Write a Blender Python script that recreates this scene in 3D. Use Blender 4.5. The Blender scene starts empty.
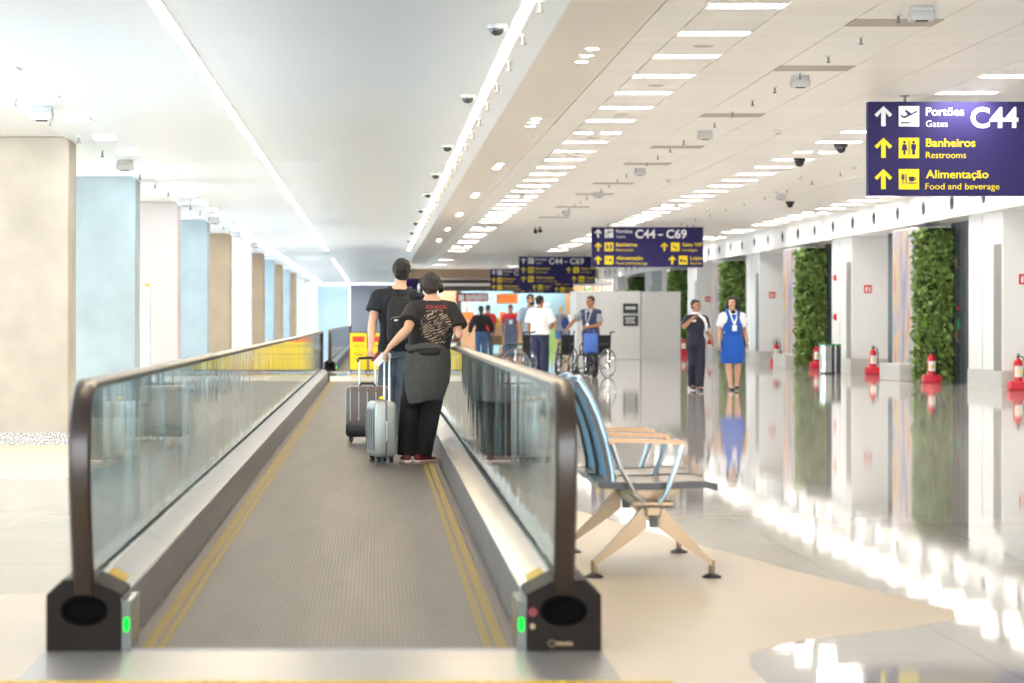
import bpy, bmesh, math, random
from mathutils import Vector, Matrix, noise
from mathutils.bvhtree import BVHTree
random.seed(11)
SC = bpy.context.scene
COL = SC.collection
PI = math.pi
V = Vector
EYE = 1.22          # camera height (m)
FPX = 2418.0        # focal length in pixels of a 1024-wide frame (85 mm)

# ------------------------------------------------------------------ materials
def srgb(c):
    out = []
    for v in c:
        v /= 255.0
        out.append(v / 12.92 if v <= 0.04045 else ((v + 0.055) / 1.055) ** 2.4)
    return (*out, 1.0)

def mat(name, rgb, rough=0.5, metal=0.0, spec=0.5, var=0.0, vscale=6.0, bump=0.0, bscale=40.0,
        emit=None, estr=0.0, stretch=None, coat=0.0, alpha=None):
    m = bpy.data.materials.new(name); m.use_nodes = True
    nt = m.node_tree; N = nt.nodes; L = nt.links
    b = N['Principled BSDF']
    b.inputs['Base Color'].default_value = srgb(rgb)
    b.inputs['Roughness'].default_value = rough
    b.inputs['Metallic'].default_value = metal
    b.inputs['Specular IOR Level'].default_value = spec
    b.inputs['Coat Weight'].default_value = coat
    if emit:
        b.inputs['Emission Color'].default_value = srgb(emit)
        b.inputs['Emission Strength'].default_value = estr
    if var or bump:
        tc = N.new('ShaderNodeTexCoord'); mp = N.new('ShaderNodeMapping')
        if stretch: mp.inputs['Scale'].default_value = stretch
        L.new(tc.outputs['Object'], mp.inputs['Vector'])
        if var:
            nz = N.new('ShaderNodeTexNoise'); nz.inputs['Scale'].default_value = vscale
            nz.inputs['Detail'].default_value = 5
            L.new(mp.outputs['Vector'], nz.inputs['Vector'])
            mr = N.new('ShaderNodeMapRange')
            mr.inputs['From Min'].default_value = 0.3; mr.inputs['From Max'].default_value = 0.7
            mr.inputs['To Min'].default_value = 1 - var; mr.inputs['To Max'].default_value = 1 + var
            L.new(nz.outputs['Fac'], mr.inputs['Value'])
            mx = N.new('ShaderNodeVectorMath'); mx.operation = 'SCALE'
            mx.inputs[0].default_value = srgb(rgb)[:3]
            L.new(mr.outputs['Result'], mx.inputs['Scale'])
            L.new(mx.outputs['Vector'], b.inputs['Base Color'])
        if bump:
            n2 = N.new('ShaderNodeTexNoise'); n2.inputs['Scale'].default_value = bscale
            n2.inputs['Detail'].default_value = 4
            L.new(mp.outputs['Vector'], n2.inputs['Vector'])
            bp = N.new('ShaderNodeBump'); bp.inputs['Strength'].default_value = bump
            bp.inputs['Distance'].default_value = 0.02
            L.new(n2.outputs['Fac'], bp.inputs['Height']); L.new(bp.outputs['Normal'], b.inputs['Normal'])
    return m

def emat(name, rgb, strength):
    m = bpy.data.materials.new(name); m.use_nodes = True
    nt = m.node_tree; nt.nodes.remove(nt.nodes['Principled BSDF'])
    e = nt.nodes.new('ShaderNodeEmission'); e.inputs['Color'].default_value = srgb(rgb)
    e.inputs['Strength'].default_value = strength
    nt.links.new(e.outputs[0], nt.nodes['Material Output'].inputs[0])
    return m

# ------------------------------------------------------------------ mesh building
class MB:
    """collects shapes into one bmesh"""
    def __init__(s): s.bm = bmesh.new(); s.mi = 0
    def _new(s, verts, faces):
        vs = [s.bm.verts.new(v) for v in verts]
        for f in faces:
            try:
                fc = s.bm.faces.new([vs[i] for i in f]); fc.material_index = s.mi
            except ValueError: pass
        return vs
    def box(s, c, d, rot=None, bev=0.0, seg=2):
        m = Matrix.Translation(V(c))
        if rot is not None: m = m @ rot
        t = bmesh.new(); bmesh.ops.create_cube(t, size=1.0, matrix=Matrix.Diagonal((*d, 1)))
        if bev: bmesh.ops.bevel(t, geom=t.edges[:], offset=bev, segments=seg, profile=0.5, affect='EDGES')
        s.join(t, m); return s
    def b2(s, a, b, bev=0.0):
        a, b = V(a), V(b)
        return s.box((a + b) / 2, [abs(x) for x in (b - a)], bev=bev)
    def join(s, t, m=None):
        if m is not None: t.transform(m)
        t.verts.index_update()
        vs = [s.bm.verts.new(v.co) for v in t.verts]
        for f in t.faces:
            try:
                fc = s.bm.faces.new([vs[v.index] for v in f.verts]); fc.material_index = s.mi
            except ValueError: pass
        t.free()
    def mesh(s, me, m=None):
        t = bmesh.new(); t.from_mesh(me); s.join(t, m)
    def cyl(s, p0, p1, r0, r1=None, n=14):
        p0, p1 = V(p0), V(p1); r1 = r0 if r1 is None else r1
        return s.loft([ring(p0, p1 - p0, r0, n=n), ring(p1, p1 - p0, r1, n=n)])
    def loft(s, rings, cap=True, closed=False):
        vs = [[s.bm.verts.new(p) for p in r] for r in rings]
        n = len(rings[0])
        pairs = list(zip(vs, vs[1:])) + ([(vs[-1], vs[0])] if closed else [])
        for a, b in pairs:
            for i in range(n):
                j = (i + 1) % n
                try:
                    f = s.bm.faces.new((a[i], a[j], b[j], b[i])); f.material_index = s.mi
                except ValueError: pass
        if cap and not closed:
            for r, rev in ((vs[0], True), (vs[-1], False)):
                try:
                    f = s.bm.faces.new(r[::-1] if rev else r); f.material_index = s.mi
                except ValueError: pass
        return s
    def tube(s, pts, r, n=10, closed=False, radii=None, round_ends=False, sx=1.0):
        pts = [V(p) for p in pts]; k = len(pts); rings = []
        up = None
        for i, p in enumerate(pts):
            if closed: t = pts[(i + 1) % k] - pts[i - 1]
            else: t = (pts[min(i + 1, k - 1)] - pts[max(i - 1, 0)])
            t = t.normalized()
            rr = radii[i] if radii else r
            if up is None:
                up = V((0, 0, 1)) if abs(t.z) < 0.9 else V((0, 1, 0))
            up = (up - t * up.dot(t))
            if up.length < 1e-5: up = t.orthogonal()
            up.normalize()
            rings.append((p, t, rr, up.copy()))
        def mk(p, t, rr, u):
            w = t.cross(u)
            return [p + (u * math.cos(a) * rr + w * math.sin(a) * rr * sx) for a in (2 * PI * q / n for q in range(n))]
        out = [mk(*q) for q in rings]
        if round_ends and not closed:
            p, t, rr, u = rings[0]
            out = [mk(p - t * rr * math.sin(a), t, max(rr * math.cos(a), 1e-4), u) for a in (1.45, 1.0, 0.5)] + out
            p, t, rr, u = rings[-1]
            out += [mk(p + t * rr * math.sin(a), t, max(rr * math.cos(a), 1e-4), u) for a in (0.5, 1.0, 1.45)]
        return s.loft(out, closed=closed)
    def ell(s, c, r, rot=None, u=16, v=10):
        t = bmesh.new(); bmesh.ops.create_uvsphere(t, u_segments=u, v_segments=v, radius=1.0)
        m = Matrix.Translation(V(c))
        if rot is not None: m = m @ rot
        s.join(t, m @ Matrix.Diagonal((*r, 1))); return s
    def prism(s, poly, axis, a, b):
        """poly: 2D points; axis 'x','y','z': extrude along axis from a to b"""
        def p3(q, w):
            if axis == 'y': return (q[0], w, q[1])
            if axis == 'x': return (w, q[0], q[1])
            return (q[0], q[1], w)
        n = len(poly)
        vs = [s.bm.verts.new(p3(q, a)) for q in poly] + [s.bm.verts.new(p3(q, b)) for q in poly]
        def F(ix):
            try:
                f = s.bm.faces.new([vs[i] for i in ix]); f.material_index = s.mi
            except ValueError: pass
        F(list(range(n))[::-1]); F(list(range(n, 2 * n)))
        for i in range(n):
            j = (i + 1) % n; F([i, j, n + j, n + i])
        return s
    def build(s, name, m, parent=None, loc=None, smooth=False, ang=40):
        bmesh.ops.recalc_face_normals(s.bm, faces=s.bm.faces[:])
        me = bpy.data.meshes.new(name); s.bm.to_mesh(me); s.bm.free()
        for x in (m if isinstance(m, (list, tuple)) else [m]): me.materials.append(x)
        o = bpy.data.objects.new(name, me); COL.objects.link(o)
        if smooth:
            for p in me.polygons: p.use_smooth = True
            try: me.set_sharp_from_angle(angle=math.radians(ang))
            except Exception: pass
        if parent is not None: o.parent = parent
        if loc is not None: o.location = loc
        return o

def ring(c, axis, r, n=14, sx=1.0):
    t = V(axis).normalized()
    u = V((0, 0, 1)) if abs(t.z) < 0.9 else V((0, 1, 0))
    u = (u - t * u.dot(t)).normalized(); w = t.cross(u)
    return [V(c) + u * math.cos(a) * r + w * math.sin(a) * r * sx for a in (2 * PI * q / n for q in range(n))]

def empty(name, loc=(0, 0, 0), rz=0.0):
    o = bpy.data.objects.new(name, None); COL.objects.link(o)
    o.location = loc; o.rotation_euler = (0, 0, rz); o.empty_display_size = 0.2
    return o

def tag(o, label, cat, group=None):
    o['label'] = label; o['category'] = cat
    if group: o['group'] = group
    elif 'group' in o: del o['group']
    return o

def thing(name, label, cat, loc=(0, 0, 0), rz=0.0, group=None):
    return tag(empty(name, loc, rz), label, cat, group)

def struct(o, kind='structure'):
    o['kind'] = kind; return o

def kids(o): return [c for c in bpy.data.objects if c.parent == o]
def copy_tree(o, parent=None):
    c = o.copy(); COL.objects.link(c)
    if parent is not None: c.parent = parent
    for ch in kids(o): copy_tree(ch, c)
    return c

def text_mesh(s, bold=0.0):
    cu = bpy.data.curves.new('t', 'FONT'); cu.body = s; cu.size = 1.0; cu.offset = bold
    cu.resolution_u = 4
    o = bpy.data.objects.new('t', cu); COL.objects.link(o)
    dg = bpy.context.evaluated_depsgraph_get(); dg.update()
    me = bpy.data.meshes.new_from_object(o.evaluated_get(dg))
    bpy.data.objects.remove(o); bpy.data.curves.remove(cu)
    return me

def put_text(mb, s, x, z, w, cap, y, bold=0.02, thick=0.004):
    """lay text on the plane y facing -Y: left x, baseline z, width w, cap height cap"""
    me = text_mesh(s, bold)
    xs = [v.co.x for v in me.vertices]
    ref = 0.69
    sx = w / (max(xs) - min(xs)); sz = cap / ref
    t = bmesh.new(); t.from_mesh(me)
    r = bmesh.ops.extrude_face_region(t, geom=t.faces[:])
    ev = [e for e in r['geom'] if isinstance(e, bmesh.types.BMVert)]
    bmesh.ops.translate(t, verts=ev, vec=(0, 0, 1))
    x0 = min(xs)
    for v in t.verts:
        v.co = V((x + (v.co.x - x0) * sx, y - v.co.z * thick, z + v.co.y * sz))
    mb.join(t); bpy.data.meshes.remove(me)

def mesh_apply(o):
    """bake modifiers into the object's mesh"""
    dg = bpy.context.evaluated_depsgraph_get(); dg.update()
    me = bpy.data.meshes.new_from_object(o.evaluated_get(dg))
    old = o.data; o.modifiers.clear(); o.data = me; me.name = o.name
    bpy.data.meshes.remove(old)
    return o

def voxel(mb, name, m, parent, size, smooth=3, fold=0.0, fscale=(9, 9, 4), loc=None):
    o = mb.build(name, m, parent, loc)
    r = o.modifiers.new('r', 'REMESH'); r.mode = 'VOXEL'; r.voxel_size = size; r.adaptivity = 0
    if smooth:
        s = o.modifiers.new('s', 'SMOOTH'); s.factor = 0.5; s.iterations = smooth
    mesh_apply(o)
    me = o.data
    if fold:
        off = V((random.random() * 50, random.random() * 50, random.random() * 50))
        co = []
        for v in me.vertices:
            p = V((v.co.x * fscale[0], v.co.y * fscale[1], v.co.z * fscale[2]))
            d = noise.noise(p + off) + 0.5 * noise.noise(p * 2.1 + off)
            co.append(v.co + v.normal * d * fold)
        for v, c in zip(me.vertices, co): v.co = c
    for p in me.polygons: p.use_smooth = True
    if not me.materials:
        for x in (m if isinstance(m, (list, tuple)) else [m]): me.materials.append(x)
    return o
M = {}
M['white'] = mat('white_paint', (238, 236, 233), 0.45, var=0.015, vscale=2)
M['white_gloss'] = mat('white_panel', (240, 239, 237), 0.25, var=0.01, vscale=1)
M['soffit'] = mat('smooth_plaster', (238, 246, 253), 0.35, var=0.01, vscale=0.7)
M['soffit_side'] = mat('aisle_plaster', (234, 236, 238), 0.4)
M['band'] = mat('warm_plaster', (234, 227, 216), 0.5, var=0.01, vscale=0.8)
M['ceil_gap'] = mat('ceiling_void', (120, 112, 104), 0.8)
M['warm_lit_concrete'] = mat('warm_lit_concrete', (186, 176, 160), 0.75, var=0.13, vscale=2.2, bump=0.15, bscale=30)  # column concretes: colour of the lamp and window light put into each tone
M['daylit_concrete'] = mat('daylit_concrete', (172, 188, 194), 0.7, var=0.10, vscale=2.2, bump=0.15, bscale=30)
M['brown_lit_concrete'] = mat('brown_lit_concrete', (170, 149, 124), 0.75, var=0.08, vscale=2.2, bump=0.15, bscale=30)
M['pink_plaster'] = mat('pale_plaster', (200, 192, 190), 0.5, var=0.01)
M['base_grey'] = mat('grey_stone_base', (198, 194, 188), 0.35, var=0.05, vscale=8)
M['dark_door'] = mat('dark_grey_door', (52, 56, 62), 0.35, var=0.05, vscale=3)
M['slot'] = mat('perforated_grey', (140, 136, 132), 0.5, metal=0.3)
M['black'] = mat('black_plastic', (22, 22, 23), 0.4)
M['black_gloss'] = mat('black_gloss', (14, 14, 15), 0.15)
M['boot'] = mat('boot_black', (9, 8, 8), 0.9, spec=0.05)
M['rubber'] = mat('handrail_rubber', (46, 33, 24), 0.3, spec=0.6)
M['newel'] = mat('newel_black', (26, 18, 13), 0.5, spec=0.12, var=0.08, vscale=9)
M['steel'] = mat('brushed_steel', (196, 194, 192), 0.22, metal=1.0, var=0.06, vscale=3, stretch=(6, 0.6, 6), bump=0.05, bscale=30)
M['skirt'] = mat('skirt_panel', (132, 128, 131), 0.36, metal=0.7, var=0.08, vscale=3, stretch=(3, 0.5, 3))
M['plate'] = mat('landing_plate', (182, 177, 173), 0.34, metal=0.5, var=0.05, vscale=4, stretch=(0.5, 6, 1))
M['alu'] = mat('cast_aluminium', (134, 114, 90), 0.35, metal=0.75)
M['chrome'] = mat('chrome', (225, 226, 228), 0.08, metal=1.0)
M['seat_back'] = mat('perforated_steel_blue_reflect', (158, 196, 224), 0.35, metal=0.4)  # silver metal; reflected blue daylight put into the colour
M['seat_pan'] = mat('perforated_steel_beige_reflect', (142, 128, 112), 0.35, metal=0.5)  # same metal, its beige reflection put into the colour
M['arm_pad'] = mat('armrest_tan', (152, 116, 82), 0.3, metal=0.4)
M['seat_edge'] = mat('seat_edge', (44, 40, 38), 0.4)
M['yellow'] = mat('safety_yellow', (222, 180, 40), 0.5, var=0.1, vscale=20)
M['line_yellow'] = mat('worn_yellow_line', (148, 122, 48), 0.6, var=0.22, vscale=26, stretch=(3, 1, 1))
M['board_yellow'] = mat('board_yellow', (250, 220, 20), 0.45)
M['red'] = mat('signal_red', (214, 32, 36), 0.4)
M['board_red'] = mat('board_red', (232, 70, 36), 0.4)
M['ext_red'] = mat('extinguisher_red', (206, 24, 34), 0.25)
M['pinkred'] = mat('stand_red', (222, 40, 62), 0.35)
M['label_white'] = mat('label_white', (240, 240, 236), 0.5)
M['sign_blue'] = mat('sign_indigo', (44, 37, 92), 0.6, spec=0.3)
M['sign_white'] = mat('sign_white', (246, 246, 248), 0.4)
M['sign_yellow'] = mat('sign_yellow', (255, 226, 0), 0.4)
M['sign_dark'] = mat('sign_black', (34, 32, 34), 0.3)
M['wood'] = mat('wood_panel', (160, 126, 88), 0.5, var=0.1, vscale=6, stretch=(4, 4, 0.4))
M['fascia_brown'] = mat('fascia_brown', (158, 140, 116), 0.6)
M['header_dark'] = mat('header_dark', (82, 76, 74), 0.5)
M['blue_wall'] = mat('dark_blue_wall', (124, 130, 140), 0.6)
M['shutter'] = mat('pale_blue_shutter', (190, 218, 236), 0.5)
M['mural_blue'] = mat('mural_blue', (148, 188, 204), 0.5, var=0.12, vscale=0.6)
M['mural_green'] = mat('mural_green', (150, 190, 110), 0.5, var=0.2, vscale=1.2)
M['peach'] = mat('peach_panel', (240, 196, 152), 0.5)
M['orange'] = mat('orange_sign', (245, 128, 60), 0.4, emit=(245, 120, 60), estr=0.12)
M['shop_red'] = mat('shop_red', (196, 40, 36), 0.4)
M['grey_box'] = mat('fixture_grey', (206, 206, 206), 0.35)
M['grey_vent'] = mat('vent_grey', (186, 176, 164), 0.5)
M['part_wall'] = mat('partition_white', (226, 224, 221), 0.4, var=0.01)
M['part_wall2'] = mat('partition_grey', (206, 203, 201), 0.4, var=0.01)
M['bin_steel'] = mat('bin_pale', (206, 214, 212), 0.12, metal=0.6)
M['bin_dark'] = mat('bin_dark', (92, 94, 92), 0.15, metal=0.5)
M['green'] = mat('green_lid', (40, 140, 80), 0.4)
M['lamp'] = emat('lamp_white', (255, 249, 240), 6.3)
M['strip'] = emat('strip_warm', (255, 234, 198), 6.0)
M['lamp_side'] = emat('lamp_cool', (240, 247, 255), 10.0)
M['led_green'] = emat('led_green', (10, 255, 60), 0.4)
# people / luggage
M['skin'] = mat('skin_light', (214, 168, 140), 0.5)
M['skin_b'] = mat('skin_warm', (206, 156, 126), 0.5)
M['skin_c'] = mat('skin_tan', (172, 120, 90), 0.5)
M['hair'] = mat('hair_dark_brown', (26, 19, 16), 0.55, var=0.45, vscale=28, bump=0.8, bscale=60)
M['hair_b'] = mat('hair_brown', (38, 26, 20), 0.55, var=0.5, vscale=28, bump=0.8, bscale=60)
M['hair_k'] = mat('hair_black', (26, 22, 22), 0.5, var=0.2, vscale=60)
M['eye'] = mat('eye_dark', (40, 28, 24), 0.3)
M['lip'] = mat('lips', (160, 76, 70), 0.5)
M['tee_navy'] = mat('tshirt_navy', (24, 27, 36), 0.85, var=0.15, vscale=14, bump=0.25, bscale=120)
M['bag_black'] = mat('backpack_black', (19, 20, 25), 0.7, var=0.15, vscale=18, bump=0.3, bscale=200)
M['jeans'] = mat('jeans_grey_blue', (84, 92, 106), 0.85, var=0.18, vscale=16, bump=0.25, bscale=150)
M['jeans_blue'] = mat('jeans_blue', (76, 106, 148), 0.85, var=0.2, vscale=16)
M['hoodie'] = mat('hoodie_charcoal', (76, 72, 70), 0.95, var=0.16, vscale=40, bump=0.35, bscale=220)
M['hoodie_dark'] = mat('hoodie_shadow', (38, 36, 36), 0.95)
M['pants_black'] = mat('pants_black', (14, 13, 14), 0.85, var=0.15, vscale=16, bump=0.2, bscale=120)
M['shoe_maroon'] = mat('sneaker_maroon', (116, 34, 38), 0.6, var=0.1, vscale=30)
M['sole_white'] = mat('sole_white', (232, 226, 222), 0.5)
M['sole_red'] = mat('sole_red', (196, 50, 44), 0.5)
M['shoe_black'] = mat('shoe_black', (24, 24, 28), 0.35)
M['case_brown'] = mat('case_taupe', (96, 82, 78), 0.35, spec=0.6, var=0.06, vscale=30)
M['case_rib'] = mat('case_rib', (186, 176, 172), 0.3)
M['case_silver'] = mat('case_silver', (184, 182, 176), 0.4, metal=0.45, var=0.04, vscale=10)
M['case_silver_d'] = mat('case_zip', (120, 122, 120), 0.5)
M['handle_white'] = mat('handle_pale', (226, 226, 224), 0.25, metal=0.3)
M['passport'] = mat('passport_maroon', (120, 30, 52), 0.5)
M['paper'] = mat('paper_white', (240, 236, 230), 0.6)
M['navy_suit'] = mat('uniform_navy', (28, 29, 50), 0.7, var=0.12, vscale=16)
M['blue_dress'] = mat('dress_blue', (6, 84, 186), 0.6, var=0.08, vscale=14)
M['shirt_white'] = mat('shirt_white', (240, 240, 242), 0.7)
M['shirt_grey'] = mat('shirt_grey', (150, 156, 164), 0.8)
M['shirt_bluegrey'] = mat('shirt_bluegrey', (140, 160, 184), 0.8)
M['vest_navy'] = mat('vest_navy', (44, 54, 86), 0.7)
M['trouser_navy'] = mat('trouser_navy', (46, 54, 84), 0.8)
M['bag_blue'] = mat('bag_blue', (72, 112, 196), 0.5, var=0.1, vscale=10)
M['red_shirt'] = mat('shirt_red', (206, 44, 48), 0.7)
M['overalls'] = mat('overalls_slate', (88, 104, 130), 0.85, var=0.1, vscale=14)
M['jacket_black'] = mat('jacket_black', (30, 28, 32), 0.8)
M['tire'] = mat('tyre_grey', (112, 114, 118), 0.5)
M['chair_frame'] = mat('chair_frame_navy', (34, 38, 56), 0.3, metal=0.3)
M['scarf'] = mat('scarf_white', (232, 232, 238), 0.7)
M['shorts_blue'] = mat('shorts_blue', (86, 130, 180), 0.8)
M['pack_blue'] = mat('pack_blue', (48, 72, 140), 0.7)
M['blond'] = mat('hair_blond', (206, 184, 130), 0.6)
M['leaf'] = mat('leaf_green', (136, 164, 88), 0.5, var=0.5, vscale=5)
M['leaf_back'] = mat('leaf_mat', (60, 78, 42), 0.9, var=0.3, vscale=10)
M['frame_black'] = mat('black_trim', (30, 30, 32), 0.4)

def nodes_of(m): return m.node_tree.nodes, m.node_tree.links, m.node_tree.nodes['Principled BSDF']

# polished grey stone floor: slightly wavy gloss, faint tile joints
def floor_mat(name, rgb, rough, wav, jx=0.0, coat=0.0, var=0.03):
    m = mat(name, rgb, rough, spec=0.6); N, L, b = nodes_of(m)
    tc = N.new('ShaderNodeTexCoord')
    nz = N.new('ShaderNodeTexNoise'); nz.inputs['Scale'].default_value = 1.3; nz.inputs['Detail'].default_value = 6
    L.new(tc.outputs['Object'], nz.inputs['Vector'])
    mr = N.new('ShaderNodeMapRange'); mr.inputs['From Min'].default_value = .3; mr.inputs['From Max'].default_value = .7
    mr.inputs['To Min'].default_value = 1 - var; mr.inputs['To Max'].default_value = 1 + var
    L.new(nz.outputs['Fac'], mr.inputs['Value'])
    val = mr.outputs['Result']
    if jx:
        br = N.new('ShaderNodeTexBrick'); br.offset = 0.0
        br.inputs['Color1'].default_value = br.inputs['Color2'].default_value = (1, 1, 1, 1)
        br.inputs['Mortar'].default_value = (0.72, 0.72, 0.72, 1)
        br.inputs['Scale'].default_value = 1.0; br.inputs['Mortar Size'].default_value = 0.004
        br.inputs['Brick Width'].default_value = jx; br.inputs['Row Height'].default_value = jx
        L.new(tc.outputs['Object'], br.inputs['Vector'])
        mm = N.new('ShaderNodeMath'); mm.operation = 'MULTIPLY'
        L.new(val, mm.inputs[0]); L.new(br.outputs['Color'], mm.inputs[1]); val = mm.outputs[0]
    sc = N.new('ShaderNodeVectorMath'); sc.operation = 'SCALE'; sc.inputs[0].default_value = srgb(rgb)[:3]
    L.new(val, sc.inputs['Scale']); L.new(sc.outputs['Vector'], b.inputs['Base Color'])
    if wav:
        mp = N.new('ShaderNodeMapping'); mp.inputs['Scale'].default_value = (0.8, 12.0, 1)
        L.new(tc.outputs['Object'], mp.inputs['Vector'])
        n2 = N.new('ShaderNodeTexNoise'); n2.inputs['Scale'].default_value = 1.0; n2.inputs['Detail'].default_value = 2
        L.new(mp.outputs['Vector'], n2.inputs['Vector'])
        bp = N.new('ShaderNodeBump'); bp.inputs['Strength'].default_value = wav; bp.inputs['Distance'].default_value = 0.01
        L.new(n2.outputs['Fac'], bp.inputs['Height']); L.new(bp.outputs['Normal'], b.inputs['Normal'])
    return m
M['floor'] = floor_mat('polished_grey_stone', (210, 205, 201), 0.03, 0.03, 1.1)
M['floor_beige'] = floor_mat('beige_stone', (226, 206, 182), 0.4, 0.0)

# metal ceiling planks: fine cross joints
def plank_mat():
    m = mat('metal_planks', (234, 228, 218), 0.4); N, L, b = nodes_of(m)
    tc = N.new('ShaderNodeTexCoord'); sx = N.new('ShaderNodeSeparateXYZ'); L.new(tc.outputs['Object'], sx.inputs[0])
    mu = N.new('ShaderNodeMath'); mu.operation = 'MULTIPLY'; mu.inputs[1].default_value = 1 / 0.3; L.new(sx.outputs['Y'], mu.inputs[0])
    fr = N.new('ShaderNodeMath'); fr.operation = 'FRACT'; L.new(mu.outputs[0], fr.inputs[0])
    lt = N.new('ShaderNodeMath'); lt.operation = 'LESS_THAN'; lt.inputs[1].default_value = 0.035; L.new(fr.outputs[0], lt.inputs[0])
    fl = N.new('ShaderNodeMath'); fl.operation = 'FLOOR'; L.new(mu.outputs[0], fl.inputs[0])
    wn = N.new('ShaderNodeTexWhiteNoise'); wn.noise_dimensions = '1D'; L.new(fl.outputs[0], wn.inputs['W'])
    a = N.new('ShaderNodeMath'); a.operation = 'MULTIPLY'; a.inputs[1].default_value = 0.05; L.new(wn.outputs['Value'], a.inputs[0])
    c = N.new('ShaderNodeMath'); c.operation = 'MULTIPLY_ADD'; c.inputs[1].default_value = -0.12; c.inputs[2].default_value = 0.96
    L.new(lt.outputs[0], c.inputs[0])
    d = N.new('ShaderNodeMath'); d.operation = 'ADD'; L.new(c.outputs[0], d.inputs[0]); L.new(a.outputs[0], d.inputs[1])
    sc = N.new('ShaderNodeVectorMath'); sc.operation = 'SCALE'; sc.inputs[0].default_value = srgb((243, 239, 233))[:3]
    L.new(d.outputs[0], sc.inputs['Scale']); L.new(sc.outputs['Vector'], b.inputs['Base Color'])
    return m
M['plank'] = plank_mat()

# pallet belt: lengthwise grooves, pallet joints, wear
def belt_mat():
    m = mat('pallet_belt', (106, 98, 94), 0.45, metal=0.35); N, L, b = nodes_of(m)
    tc = N.new('ShaderNodeTexCoord'); sx = N.new('ShaderNodeSeparateXYZ'); L.new(tc.outputs['Object'], sx.inputs[0])
    def tri(out, k):
        mu = N.new('ShaderNodeMath'); mu.operation = 'MULTIPLY'; mu.inputs[1].default_value = k; L.new(out, mu.inputs[0])
        pp = N.new('ShaderNodeMath'); pp.operation = 'PINGPONG'; pp.inputs[1].default_value = 1.0; L.new(mu.outputs[0], pp.inputs[0])
        return pp.outputs[0], mu.outputs[0]
    g, _ = tri(sx.outputs['X'], 2 / 0.018)
    _, yy = tri(sx.outputs['Y'], 1 / 0.4)
    fr = N.new('ShaderNodeMath'); fr.operation = 'FRACT'; L.new(yy, fr.inputs[0])
    lt = N.new('ShaderNodeMath'); lt.operation = 'LESS_THAN'; lt.inputs[1].default_value = 0.03; L.new(fr.outputs[0], lt.inputs[0])
    mp = N.new('ShaderNodeMapping'); mp.inputs['Scale'].default_value = (5, 0.5, 1); L.new(tc.outputs['Object'], mp.inputs['Vector'])
    nz = N.new('ShaderNodeTexNoise'); nz.inputs['Scale'].default_value = 1.2; nz.inputs['Detail'].default_value = 6
    L.new(mp.outputs['Vector'], nz.inputs['Vector'])
    mr = N.new('ShaderNodeMapRange'); mr.inputs['From Min'].default_value = .3; mr.inputs['From Max'].default_value = .7
    mr.inputs['To Min'].default_value = 0.78; mr.inputs['To Max'].default_value = 1.18; L.new(nz.outputs['Fac'], mr.inputs['Value'])
    a = N.new('ShaderNodeMath'); a.operation = 'MULTIPLY_ADD'; a.inputs[1].default_value = 0.5; a.inputs[2].default_value = 0.75; L.new(g, a.inputs[0])
    c = N.new('ShaderNodeMath'); c.operation = 'MULTIPLY'; L.new(a.outputs[0], c.inputs[0]); L.new(mr.outputs['Result'], c.inputs[1])
    d = N.new('ShaderNodeMath'); d.operation = 'MULTIPLY_ADD'; d.inputs[1].default_value = -0.25; L.new(lt.outputs[0], d.inputs[0]); L.new(c.outputs[0], d.inputs[2])
    sc = N.new('ShaderNodeVectorMath'); sc.operation = 'SCALE'; sc.inputs[0].default_value = srgb((95, 85, 82))[:3]
    L.new(d.outputs[0], sc.inputs['Scale']); L.new(sc.outputs['Vector'], b.inputs['Base Color'])
    bp = N.new('ShaderNodeBump'); bp.inputs['Strength'].default_value = 0.5; bp.inputs['Distance'].default_value = 0.004
    L.new(g, bp.inputs['Height']); L.new(bp.outputs['Normal'], b.inputs['Normal'])
    return m
M['belt'] = belt_mat()

# balustrade glass: clear sheet whose mirror grows at grazing angles, slightly wavy along its length
def glass_mat(name, tint=(226, 238, 240), wav=0.4):
    m = bpy.data.materials.new(name); m.use_nodes = True
    nt = m.node_tree; N = nt.nodes; L = nt.links; N.remove(N['Principled BSDF'])
    tr = N.new('ShaderNodeBsdfTransparent'); tr.inputs['Color'].default_value = srgb(tint)
    gl = N.new('ShaderNodeBsdfGlossy'); gl.inputs['Roughness'].default_value = 0.02
    gl.inputs['Color'].default_value = (0.95, 0.97, 0.97, 1)
    mix = N.new('ShaderNodeMixShader')
    lw = N.new('ShaderNodeLayerWeight'); lw.inputs['Blend'].default_value = 0.5
    pw = N.new('ShaderNodeMath'); pw.operation = 'POWER'; pw.inputs[1].default_value = 5.0
    L.new(lw.outputs['Facing'], pw.inputs[0])
    ma = N.new('ShaderNodeMath'); ma.operation = 'MULTIPLY_ADD'; ma.inputs[1].default_value = 0.9; ma.inputs[2].default_value = 0.05
    L.new(pw.outputs[0], ma.inputs[0]); L.new(ma.outputs[0], mix.inputs[0])
    if wav:
        tc = N.new('ShaderNodeTexCoord'); mp = N.new('ShaderNodeMapping'); mp.inputs['Scale'].default_value = (0, 2.6, 0.10)
        L.new(tc.outputs['Object'], mp.inputs['Vector'])
        nz = N.new('ShaderNodeTexNoise'); nz.inputs['Scale'].default_value = 1.0; nz.inputs['Detail'].default_value = 2
        L.new(mp.outputs['Vector'], nz.inputs['Vector'])
        bp = N.new('ShaderNodeBump'); bp.inputs['Strength'].default_value = wav; bp.inputs['Distance'].default_value = 0.01
        L.new(nz.outputs['Fac'], bp.inputs['Height']); L.new(bp.outputs['Normal'], gl.inputs['Normal'])
    L.new(tr.outputs[0], mix.inputs[1]); L.new(gl.outputs[0], mix.inputs[2])
    L.new(mix.outputs[0], N['Material Output'].inputs[0])
    return m
M['glass'] = glass_mat('balustrade_glass')
M['pane'] = glass_mat('window_glass', (236, 244, 248), 0.0)

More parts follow.
